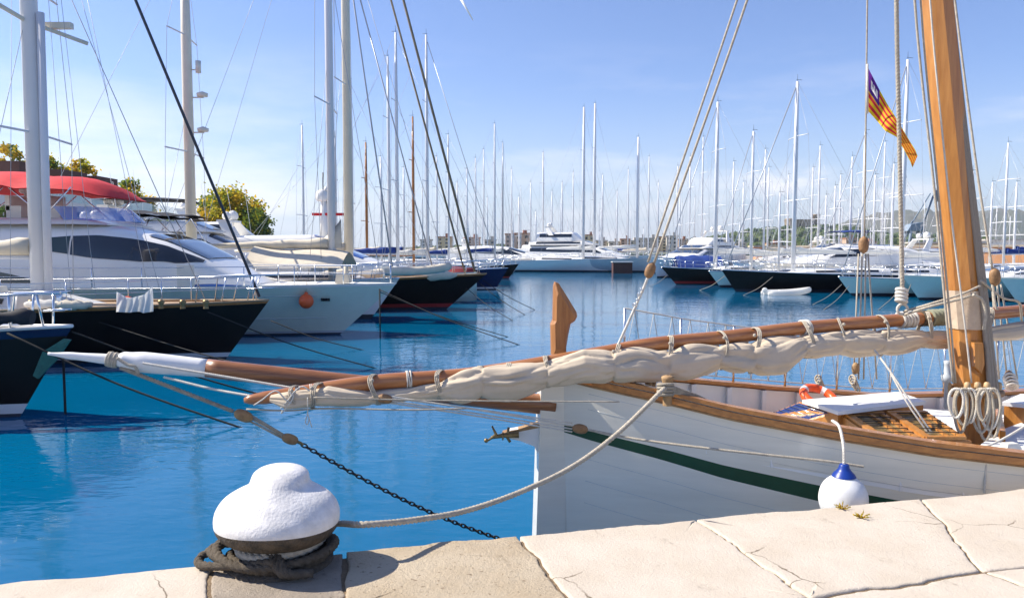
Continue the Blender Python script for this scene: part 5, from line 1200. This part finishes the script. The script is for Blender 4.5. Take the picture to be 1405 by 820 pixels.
# rope coils on the pins
def coils():
    g = thing('rope_coil', 'pale rope coils hanging on the pins at the mast foot', 'rope', W(1340, 590, 7.15))
    for k, (cx, wd, dp, mm) in enumerate(((1318, 9, 60, 0), (1323, 12, 50, 0), (1331, 9, 46, 1), (1346, 13, 60, 0), (1352, 11, 70, 0), (1358, 14, 56, 1), (1363, 10, 66, 0), (1312, 10, 40, 1), (1349, 8, 44, 0))):
        Y = 7.17 - .015 * k; a = MB(); pts = []
        for i in range(29):
            an = 6.2832 * i / 28; x = cx + wd * math.sin(an) * (1 + .2 * math.cos(an)); y = 533 + dp * (1 - math.cos(an)) / 2; pts.append(W(x, y, Y - .03 * math.sin(an)))
        a.rope(pts, .013); a.build('loop', [M['rope'], M['rope_white']][mm], g, True)
coils()
# deck houses and skylights
def prism_px(g, name, pts, z, h, matl, dz=None):
    P = [PZ(x, y, zz) if isinstance(z, (list, tuple)) else PZ(x, y, z) for (x, y), zz in zip(pts, z if isinstance(z, (list, tuple)) else [z] * len(pts))]
    a = MB(); n = len(P); lo = [Vector((p.x, p.y, p.z - h)) for p in P]
    a.add(P + lo, [tuple(range(n)), tuple(range(n, 2 * n))[::-1]] + [(i, (i + 1) % n, n + (i + 1) % n, n + i) for i in range(n)], 0, False); a.build(name, matl, g, True); return P
def deckhouses():
    # white roofed house
    P = prism_px(gw, 'house_roof', [(1101, 548), (1150, 564), (1271, 550), (1232, 537)], 1.52, .035, M['paint_white'])
    prism_px(gw, 'house_side', [(1106, 550.5), (1150, 565.2), (1267, 551.5), (1231, 540)], 1.49, .45, M['varnish'])
    # blue glazed fore skylight
    Q = [PZ(1050, 570, 1.30), PZ(1088, 583, 1.28), PZ(1149, 566, 1.47), PZ(1098, 551, 1.47)]
    a = MB(); lo = [Vector((p.x, p.y, 1.0)) for p in Q]; a.add(Q + lo, [(0, 1, 2, 3)] + [(i, (i + 1) % 4, 4 + (i + 1) % 4, 4 + i) for i in range(4)], 0, False); a.build('skylight_frame', M['varnish'], gw, True)
    def bil(u, v, dz=.008): return Q[0].lerp(Q[1], u).lerp(Q[3].lerp(Q[2], u), v) + Vector((0, 0, dz))
    for k in range(2):
        u0, u1 = (.06, .47) if k == 0 else (.53, .94); a = MB(); a.add([bil(u0, .08), bil(u1, .08), bil(u1, .9), bil(u0, .9)], [(0, 1, 2, 3)], 0, False); a.build('skylight_pane', M['blind_blue'], gw, True)
    a = MB()
    for k in range(5): v = .18 + .15 * k; a.tube([bil(.08, v, .02), bil(.92, v, .02)], .006, 5)
    a.build('skylight_bars', M['steel'], gw, True)
    # white side deck panel
    prism_px(gw, 'side_panel', [(1108, 590), (1150, 566), (1172, 574), (1205, 602), (1160, 600)], 1.27, .1, M['paint_white'])
    # two slatted wooden skylights
    F = [PZ(1204, 604, 1.33), PZ(1329, 604, 1.30), PZ(1272, 566, 1.44), PZ(1152, 568, 1.46)]
    a = MB(); lo = [Vector((p.x, p.y, 1.0)) for p in F]; a.add(F + lo, [(0, 1, 2, 3)] + [(i, (i + 1) % 4, 4 + (i + 1) % 4, 4 + i) for i in range(4)], 0, False); a.build('hatch_coaming', M['varnish'], gw, True)
    def bi(u, v, dz=.0): return F[0].lerp(F[1], u).lerp(F[3].lerp(F[2], u), v) + Vector((0, 0, dz))
    for u0, u1 in ((.03, .47), (.53, .97)):
        a = MB()
        def bar(p, q, w=.03, h=.03): 
            d = (q - p).normalized(); s = Vector((-d.y, d.x, 0)).normalized() * w / 2; a.prism([p - s, p + s, q + s, q - s], (0, 0, h))
        bar(bi(u0 + .03, .03), bi(u0 + .03, .97), .07); bar(bi(u1 - .03, .03), bi(u1 - .03, .97), .045); bar(bi(u0, .04), bi(u1, .04), .06); bar(bi(u0, .96), bi(u1, .96), .05); bar(bi((u0 + u1) / 2 + .05, .05), bi((u0 + u1) / 2 + .05, .95), .03)
        a.build('hatch_frame', M['varnish'], gw, True)
        a = MB(); a.add([bi(u0 + .05, .06, .009), bi(u1 - .05, .06, .009), bi(u1 - .05, .94, .009), bi(u0 + .05, .94, .009)], [(0, 1, 2, 3)], 0, False); a.build('hatch_pane', M['glaze_amber'], gw, True)
        for k in range(6): a = MB(); v = .14 + .14 * k; a.tube([bi(u0 + .05, v, .04), bi(u1 - .02, v, .04)], .0045, 6); a.tube([bi(u1 - .02, v, .04), bi(u1 - .02, v, .0)], .0045, 6); a.build('guard_bar', M['iron'], gw, True)
    a = MB(); E = [bi(-.02, -.03, .004), bi(1.02, -.03, .004)]; d = Vector((0, 0, -.035)); a.prism([E[0], E[1], E[1] + Vector((0, .05, 0)), E[0] + Vector((0, .05, 0))], d); a.build('hatch_edge', M['varnish_h'], gw, True)
    # white deck boxes near the mast and to the right
    prism_px(gw, 'deck_step', [(1262, 587), (1320, 598), (1400, 596), (1460, 575), (1260, 560)], 1.12, .2, M['paint_white'])
    prism_px(gw, 'side_deck_box', [(1334, 618), (1500, 645), (1500, 590), (1405, 578), (1372, 590)], 1.2, .25, M['paint_white'])
    prism_px(gw, 'cabin_top', [(1375, 551), (1560, 570), (1560, 542), (1400, 540)], 1.42, .04, M['paint_white'])
    prism_px(gw, 'cabin_side', [(1378, 553), (1560, 572), (1560, 545), (1402, 542)], 1.385, .4, M['varnish'])
    prism_px(gw, 'mast_step', [(1362, 562), (1372, 590), (1380, 592), (1372, 560)], 1.3, .3, M['varnish'])
    a = MB(); c = W(1386, 611, 6.7); a.box(c, (.16, .1, .05), 0, .2, .7); a.build('deck_vent', M['gel_cream'], gw, True)
    a = MB(); c = PZ(1328, 603, 1.3)
    # bitts and cleats at the bow
    for px, py, Y, h, r in ((916, 530, 6.35, .13, .04), (890, 532, 6.75, .08, .025), (897, 528, 6.9, .08, .02)):
        p = W(px, py, Y); a = MB(); a.lathe([(r, -.16), (r * .9, 0), (r * 1.3, h * .5), (r * 1.35, h * .62), (r * .9, h * .7), (.01, h * .75)], 12, 0, p); a.build('bitt', M['worn_wood'], gw, True)
deckhouses()
# turns of rope on the bitt and a hank on deck
def bowrope():
    a = MB(); p = W(913, 533, 6.3)
    for k in range(4): a.torus(p + Vector((0, 0, -.05 + .028 * k)), .06, .014, (0, .2, 1), 20, 8)
    for k in range(4): a.rope([p + Vector((.03, -.02, .03 - .02 * k)), W(935, 535 + 2 * k, 6.4), W(955, 542 + 3 * k, 6.5), W(975, 552 + k, 6.7)], .012)
    a.build('bow_line_turns', M['old_rope_pale'], label='turns of grey rope on the bow bitt of the wooden boat', category='rope')
M['old_rope_pale'] = mat('old_rope_pale', (.42, .37, .29), .9, bump=.6, bscale=120, var=.35, vscale=25)
bowrope()
# stanchions and netting on the far side
def netting():
    n = 11; tops = []; bots = []
    for i in range(n):
        s = .9 + i * .72; p = GM @ Vector((s, fb_b(s) - .02, sh(s) + .03)); q = p + Vector((0, 0, .62)); tops.append(q); bots.append(p); a = MB(); a.tube([p, q], .013, 6); a.build('stanchion', M['steel'], gw, True)
    a = MB(); a.tube(tops, .007, 5); a.tube([b.lerp(t, .08) for b, t in zip(bots, tops)], .006, 5); a.build('lifeline', M['rope_white'], gw, True)
    a = MB()
    for i in range(n - 1):
        for k in range(3):
            u0, u1, u2 = k / 3, (k + .5) / 3, (k + 1) / 3; f = lambda u, v: bots[i].lerp(bots[i + 1], u).lerp(tops[i].lerp(tops[i + 1], u), v); a.tube([f(u0, .08), f(u1, 1), f(u2, .08)], .005, 4)
    a.build('netting', M['rope_white'], gw, True)
    s = 2.9
    # deadeyes/ rope bunch on far rail
    for px in (1125, 1172): 
        p = W(px, 524, 8.6); a = MB(); 
        for k in range(4): a.torus(p + Vector((.015 * k - .02, 0, -.03 * k + .03)), .05, .011, (1, .3, .2 * k), 16, 6)
        a.build('rope_hank', M['rope'], gw, True)
netting()
def lifering():
    c = W(1124, 545, 8.2); a = MB(); a.torus(c, .17, .045, (0.2, -.5, 1), 40, 12, 0, lambda i, j: 1 if (i % 10) < 2 else 0)
    a.build('life_ring', [M['orange'], M['white']], label='orange and white life ring lying on the boat deck', category='life ring')
lifering()
# blocks
def block(c, L, ang, name='pulley_block', r=.5, group=None, matl='worn_wood', ret=False):
    a = MB(); d = Vector((math.cos(ang), 0, math.sin(ang))); u = Vector((-d.z, 0, d.x)); rows = []
    for i in range(9):
        t = i / 8 * 2 - 1; w = math.sqrt(max(0, 1 - t * t)) * .5 * L * r * 1.1 + .004; th = L * .22 * math.sqrt(max(.02, 1 - t ** 4)); rows.append([c + d * t * L / 2 + u * w * math.cos(q) + Vector((0, 1, 0)) * th * math.sin(q) for q in [6.2832 * k / 14 for k in range(14)]])
    a.grid(rows, 0, True, True)
    a.torus(c, L * .52, L * .035, (0, 1, 0), 20, 5) if False else None
    a.tube([c - Vector((0, L * .25, 0)), c + Vector((0, L * .25, 0))], L * .07, 8)
    a.build(name, M[matl], gw, True)
M['block_wood'] = mat('block_wood', (.36, .20, .09), .6, var=.5, vscale=14, bump=.3, bscale=30)
# rigging of the wooden boat
def rig():
    Wp = lambda *q: [W(*p) for p in q]
    def line(name, pts, r, matl='rope', rope=True, sm=True):
        a = MB(); P = [W(*p) if len(p) == 3 and p[0] > 3.1 or True else p for p in pts]
        if rope: a.rope(P, r)
        else: a.tube(smooth_path(P, 24) if len(P) > 2 else P, r, 6)
        return a.build(name, M[matl], gw, True)
    # fore halyard pair, block, tail
    line('forestay', [(1212, -560, 7.4), (1027, -5, 6.98), (897, 362, 6.72)], .012, rope=False)
    line('fore_halyard', [(1196, -560, 7.4), (1013, -5, 6.95), (889, 360, 6.7)], .011, rope=False)
    block(W(892, 371, 6.7), .15, R(70), matl='block_wood'); line('halyard_tail', [(889, 380, 6.7), (880, 402, 6.7), (848, 473, 6.68)], .012, 'rope_white')
    a = MB(); 
    for k in range(4): p = W(880 - k * 3, 398 + k * 7, 6.69); a.torus(p, .02, .005, (1, k % 2, .5), 10, 5)
    a.build('shackle', M['steel'], gw, True)
    # far shrouds with block
    line('flag_halyard', [(1196, -500, 8.2), (1190, 0, 8.6), (1186, 325, 8.75)], .009, rope=False)
    block(W(1185, 336, 8.75), .2, R(90), matl='block_wood')
    for x0, x1 in ((1178, 1171), (1183, 1178), (1188, 1185), (1191, 1203)): line('shroud_tackle', [(x0, 348, 8.75), (x1, 520, 8.72)], .009, rope=False)
    block(W(1174, 505, 8.7), .14, R(90))
    # braided rope with knot
    line('topping_lift', [(1229, -300, 7.2), (1230, 0, 7.3), (1234, 200, 7.4), (1238, 395, 7.5)], .020, 'rope')
    a = MB(); c = W(1237, 405, 7.5)
    for k in range(4): a.torus(c + Vector((.0, 0, .05 - .035 * k)), .045, .018, (.3, .2, 1), 18, 8)
    a.torus(W(1238, 424, 7.6), .05, .014, (0, 1, 0), 18, 8); a.build('lift_knot', M['rope_white'], gw, True)
    line('mast_line', [(1240, 432, 7.6), (1270, 422, 7.3), (1322, 409, 7.25), (1338, 402, 7.3)], .013, 'rope'); line('mast_line', [(1240, 427, 7.6), (1275, 417, 7.3), (1318, 404, 7.27), (1345, 392, 7.3)], .011, 'rope')
    line('mast_line', [(1335, 404, 7.2), (1348, 412, 7.22), (1352, 430, 7.22), (1350, 452, 7.22)], .014, 'rope')
    for q in range(2): line('mast_halyard', [(1245 + q * 7, -300, 7.2), (1255 + q * 8, 0, 7.2), (1282 + q * 5, 260, 7.2), (1299 + q * 5, 440, 7.2), (1308 + q * 3, 525, 7.25)], .011 - .002 * q, rope=False)
    line('mast_halyard', [(1268, -200, 7.15), (1276, 0, 7.15), (1300, 250, 7.18), (1322, 430, 7.2), (1333, 525, 7.22)], .008, 'rope_white', rope=False)
    # right side shroud with block
    line('aft_halyard', [(1282, -250, 7.4), (1310, 0, 7.1), (1340, 230, 7.0), (1362, 372, 6.95)], .010, rope=False)
    block(W(1365, 380, 6.95), .17, R(95), matl='block_wood')
    line('halyard_tail', [(1362, 388, 6.95), (1366, 420, 6.95), (1370, 424, 6.95)], .010, rope=False)
    for x0, x1 in ((1368, 1382), (1361, 1371), (1373, 1396)): line('shroud_tackle', [(x0, 390, 8.6), (x1, 520, 8.6)], .009, rope=False)
    block(W(1384, 517, 8.5), .16, R(90), matl='block_wood')
    a = MB(); c = W(1385, 524, 8.45)
    for k in range(4): a.torus(c + Vector((.01 * k, 0, .04 - .03 * k)), .06, .014, (.2, 1, .3 * k), 16, 6)
    a.build('rope_hank', M['rope_white'], gw, True)
    line('boom_line', [(1346, 385, 7.3), (1375, 408, 7.4), (1398, 415, 7.6), (1402, 440, 8.1)], .012, 'rope')
    line('sheet', [(1200, 480, 7.35), (1222, 510, 7.15), (1252, 555, 6.95), (1277, 592, 6.85)], .010, 'rope_white'); line('sheet', [(1272, 592, 6.84), (1245, 553, 6.95), (1222, 512, 7.15)], .008, 'rope_white')
    line('deck_line', [(1332, 620, 6.5), (1370, 605, 6.6), (1408, 583, 6.7), (1440, 560, 6.8)], .010, 'rope_white')
    line('rail_line', [(1328, 620, 6.35), (1345, 622, 6.2), (1352, 632, 6.05), (1352, 652, 6.04), (1351, 676, 6.04)], .009, 'rope_white')
    # stays below the bowsprit: forward tackle, blocks and chain
    line('bobstay_rope', [(165, 504, 6.2), (240, 533, 6.23), (320, 564, 6.26)], .017, 'old_rope_pale')
    block(W(334, 570, 6.26), .17, R(-22))
    for k, dy in enumerate((-4, 0, 5)): line('bobstay_tackle', [(342, 572 + dy, 6.27), (390, 599 + dy * .6, 6.3)], .009, 'rope', rope=False)
    block(W(398, 602, 6.31), .15, R(-20)); a = MB(); p0, p1 = W(408, 606, 6.32), W(760, 762, 6.76); D = (p1 - p0); n = int(D.length / .042); D.normalize()
    for i in range(n):
        c = p0 + D * (i * .042 + .02) + Vector((0, 0, -.10 * math.sin(math.pi * i / n))); axn = Vector((0, 1, 0)) if i % 2 else D.cross(Vector((0, 1, 0))); u = D; v = axn.cross(u).normalized(); a.tube([c + u * .03 * math.cos(t) + v * .015 * math.sin(t) for t in [6.2832 * k / 10 for k in range(11)]], .0065, 5, 0, False)
    a.build('bobstay_chain', M['iron'], gw, True)
    line('chain_shackle', [(402, 603, 6.3), (412, 607, 6.31), (416, 610, 6.32)], .012, 'bronze', rope=False)
    # whisker stays running aft along the near side
    line('whisker_stay', [(196, 498, 6.14), (330, 520, 6.1), (480, 545, 6.08), (520, 547, 6.1)], .010, 'rope_white')
    line('whisker_stay', [(225, 517, 6.2), (290, 533, 6.1), (345, 543, 6.0)], .010, 'rope_white')
    block(W(528, 547, 6.08), .13, R(-5), matl='block_wood')
    for k, (y0, y1) in enumerate(((543, 584), (549, 588), (552, 592), (545, 580))): line('whisker_tackle', [(532, y0, 6.08), (650, lerp(y0, y1, .47) - 1, 6.2), (785, y1, 6.35)], .007, 'rope_white', rope=False)
    block(W(796, 588, 6.36), .14, R(-8), matl='block_wood'); line('whisker_stay', [(806, 589, 6.36), (880, 603, 6.2), (1000, 618, 5.98), (1130, 632, 5.92), (1185, 640, 5.92)], .010, 'rope')
    line('yard_line', [(430, 545, 5.85), (600, 549, 6.1), (850, 551, 6.25)], .006, 'rope', rope=False)
    line('yard_line', [(338, 561, 5.98), (395, 563, 5.98), (450, 560, 6.0), (560, 562, 6.0), (640, 560, 6.1)], .007, 'rope', rope=False)
    line('bow_chain', [(262, 510, 6.5), (330, 530, 6.5), (420, 560, 6.4)], .008, 'iron', rope=False) if False else None
    for p in ((395, 607),): pass
rig()
# fender
def fender():
    c = W(1157, 684, 5.72); g = thing('ball_fender', 'white round fender with blue neck hanging over the wooden boat rail', 'fender', (c.x, c.y, c.z - .22))
    a = MB(); prof = []
    for i in range(25):
        an = -math.pi / 2 + math.pi * i / 24; r = .178 * math.cos(an); z = .200 * math.sin(an); 
        if z > .12: r *= 1 - .12 * ((z - .12) / .085)
        prof.append((max(r, .002), z + .22))
    a.lathe(prof, 36); a.build('ball', M['fender_white'], g)
    a = MB(); a.lathe([(.088, .405 - .01), (.075, .418), (.055, .438), (.042, .455), (.036, .48), (.03, .49), (.002, .492)], 24); a.build('neck', M['fender_blue'], g)
    a = MB(); a.rope([(0, 0, .48), (.0, .02, .62), (.02, .15, .74), (.02, .28, .76)], .012); a.build('lanyard', M['rope_white'], g)
fender()
# flag of stripes
def flag():
    # outline from hoist (left) to fly (lower right)
    Y = 8.55; T = [(0, (1190.5, 92), (1190.5, 152)), (.2, (1206, 122), (1205, 168)), (.4, (1217, 142), (1215, 180)), (.6, (1232, 166), (1230, 188)), (.78, (1246, 190), (1240, 205)), (.92, (1256, 206), (1249, 222)), (1, (1259, 214), (1252, 230))]
    g = thing('flag', 'small yellow and red striped flag with purple corner, flying from the halyard', 'flag', W(1190, 92, Y))
    def pt(u, v):
        for a_, b_ in zip(T, T[1:]):
            if u <= b_[0]:
                t = (u - a_[0]) / (b_[0] - a_[0]); up = Vector(a_[1]).lerp(Vector(b_[1]), t); lo = Vector(a_[2]).lerp(Vector(b_[2]), t); break
        q = up.lerp(lo, v); return W(q.x, q.y, Y + .10 * math.sin(u * 7 + v * 1.5) + .03 * math.sin(u * 17 + v * 4))
    a = MB(); N, V = 60, 45; rows = [[pt(i / N, j / V) for j in range(V + 1)] for i in range(N + 1)]
    def mi(i, j):
        if i / N < .21 and j / V < .50: return 2
        return 1 if int(j / V * 9) % 2 else 0
    a.grid(rows, 0, True, False, mi); a.build('cloth', [M['flag_yellow'], M['flag_red'], M['purple']], g, True)
    a = MB()
    def quad(u0, u1, v0, v1): a.add([pt(u0, v0) - Vector((0, .012, 0)), pt(u1, v0) - Vector((0, .012, 0)), pt(u1, v1) - Vector((0, .012, 0)), pt(u0, v1) - Vector((0, .012, 0))], [(0, 1, 2, 3)], 0, False)
    quad(.05, .17, .28, .40)
    for k in range(3): quad(.05 + k * .045, .08 + k * .045, .18 + .0 * k, .28)
    a.build('castle_emblem', M['white'], g, True)
    a = MB(); a.tube([W(1190, 88, Y), W(1190, 156, Y)], .012, 6); a.build('hoist', M['rope_white'], g, True)
flag()

# ------------------------------------------------------------------ mooring lines of the yachts on the left
ml = [('dark line from the leftmost bow down to the water', (10, 457, 13.2), (335, 586), .022), ('line from the near black bow crossing behind the white pole tip', (99, 455, 13.6), (440, 560), .02),
      ('line from beside the black hull amidships out to the right', (130, 440, 19.5), (490, 535), .02), ('line from the long black hull bow', (285, 428, 19.6), (520, 505), .02),
      ('line from the large white yacht bow', (372, 440, 23.5), (505, 480), .02), ('upper line from the large white yacht bow tip', (520, 397, 26.6), (715, 473), .02), ('second line from the large white yacht bow tip', (520, 400, 26.6), (700, 462), .018),
      ('upper line from the black classic bow', (662, 384, 38.4), (736, 425), .022), ('lower line from the black classic bow', (655, 386, 38.4), (722, 432), .02), ('slack line between the black classic bow and water', (640, 395, 38.2), (705, 440), .018)]
for lb, p, q, r in ml:
    a_ = W(*p); b_ = PZ(q[0], q[1], .0); mid = (a_ + b_) / 2 - Vector((0, 0, .12)); m = MB(); m.tube(smooth_path([a_, mid, b_ + (b_ - a_).normalized() * .5], 16), r * .8, 6); m.build('mooring_line', M['dark_rope'], label=lb, category='rope', group='mooring lines of the left row')
for lb, p, q, r in (('pole standing in the water below the large white yacht bow tip', (521, 396, 25.9), (521, 480), .025), ('black line hanging into the water beside the white pole tip', (86, 470, 13.8), (86, 640), .022)):
    a_ = W(*p); m = MB(); m.tube([a_, Vector((a_.x, a_.y, -1))], r, 6); m.build('hanging_line', M['dark_rope'], label=lb, category='rope')
for i, (x0, y0, Y0, x1, y1) in enumerate(((995, 378, 53, 960, 398), (1060, 380, 53, 1020, 405), (1155, 390, 48, 1115, 418), (1165, 392, 48, 1130, 425), (1242, 386, 45, 1205, 425), (1250, 390, 45, 1225, 436), (915, 378, 64, 890, 393))):
    a_ = W(x0, y0, Y0); b_ = PZ(x1, y1, 0); m = MB(); m.tube(smooth_path([a_, (a_ + b_) / 2 - Vector((0, 0, .15)), b_], 8), .02, 5); m.build('mooring_line', M['old_rope_pale'], label='pale mooring line from a right row bow, number %s from the wooden mast' % ['six', 'five', 'four', 'third', 'second', 'nearest', 'seventh'][i], category='rope', group='mooring lines of the right row')
# contrail
m = MB(); m.tube([W(632, -2, 5200), W(649, 28, 5200)], [9, 3], 8); m.build('contrail', M['white'], kind='stuff', label='short white aircraft trail high in the sky', category='contrail')

# ------------------------------------------------------------------ air
hm = bpy.data.materials.new('air'); hm.use_nodes = True; hn = hm.node_tree.nodes; hn.remove(hn['Principled BSDF'])
pv = hn.new('ShaderNodeVolumePrincipled'); pv.inputs['Color'].default_value = (.80, .90, 1, 1); pv.inputs['Density'].default_value = .00008; pv.inputs['Anisotropy'].default_value = .3
hm.node_tree.links.new(pv.outputs[0], hn['Material Output'].inputs['Volume'])
m = MB(); m.box((1500, 5850, 200), (15500, 12400, 410)); m.build('haze', hm, kind='stuff', label='thin blue air between the camera and the hills', category='haze')
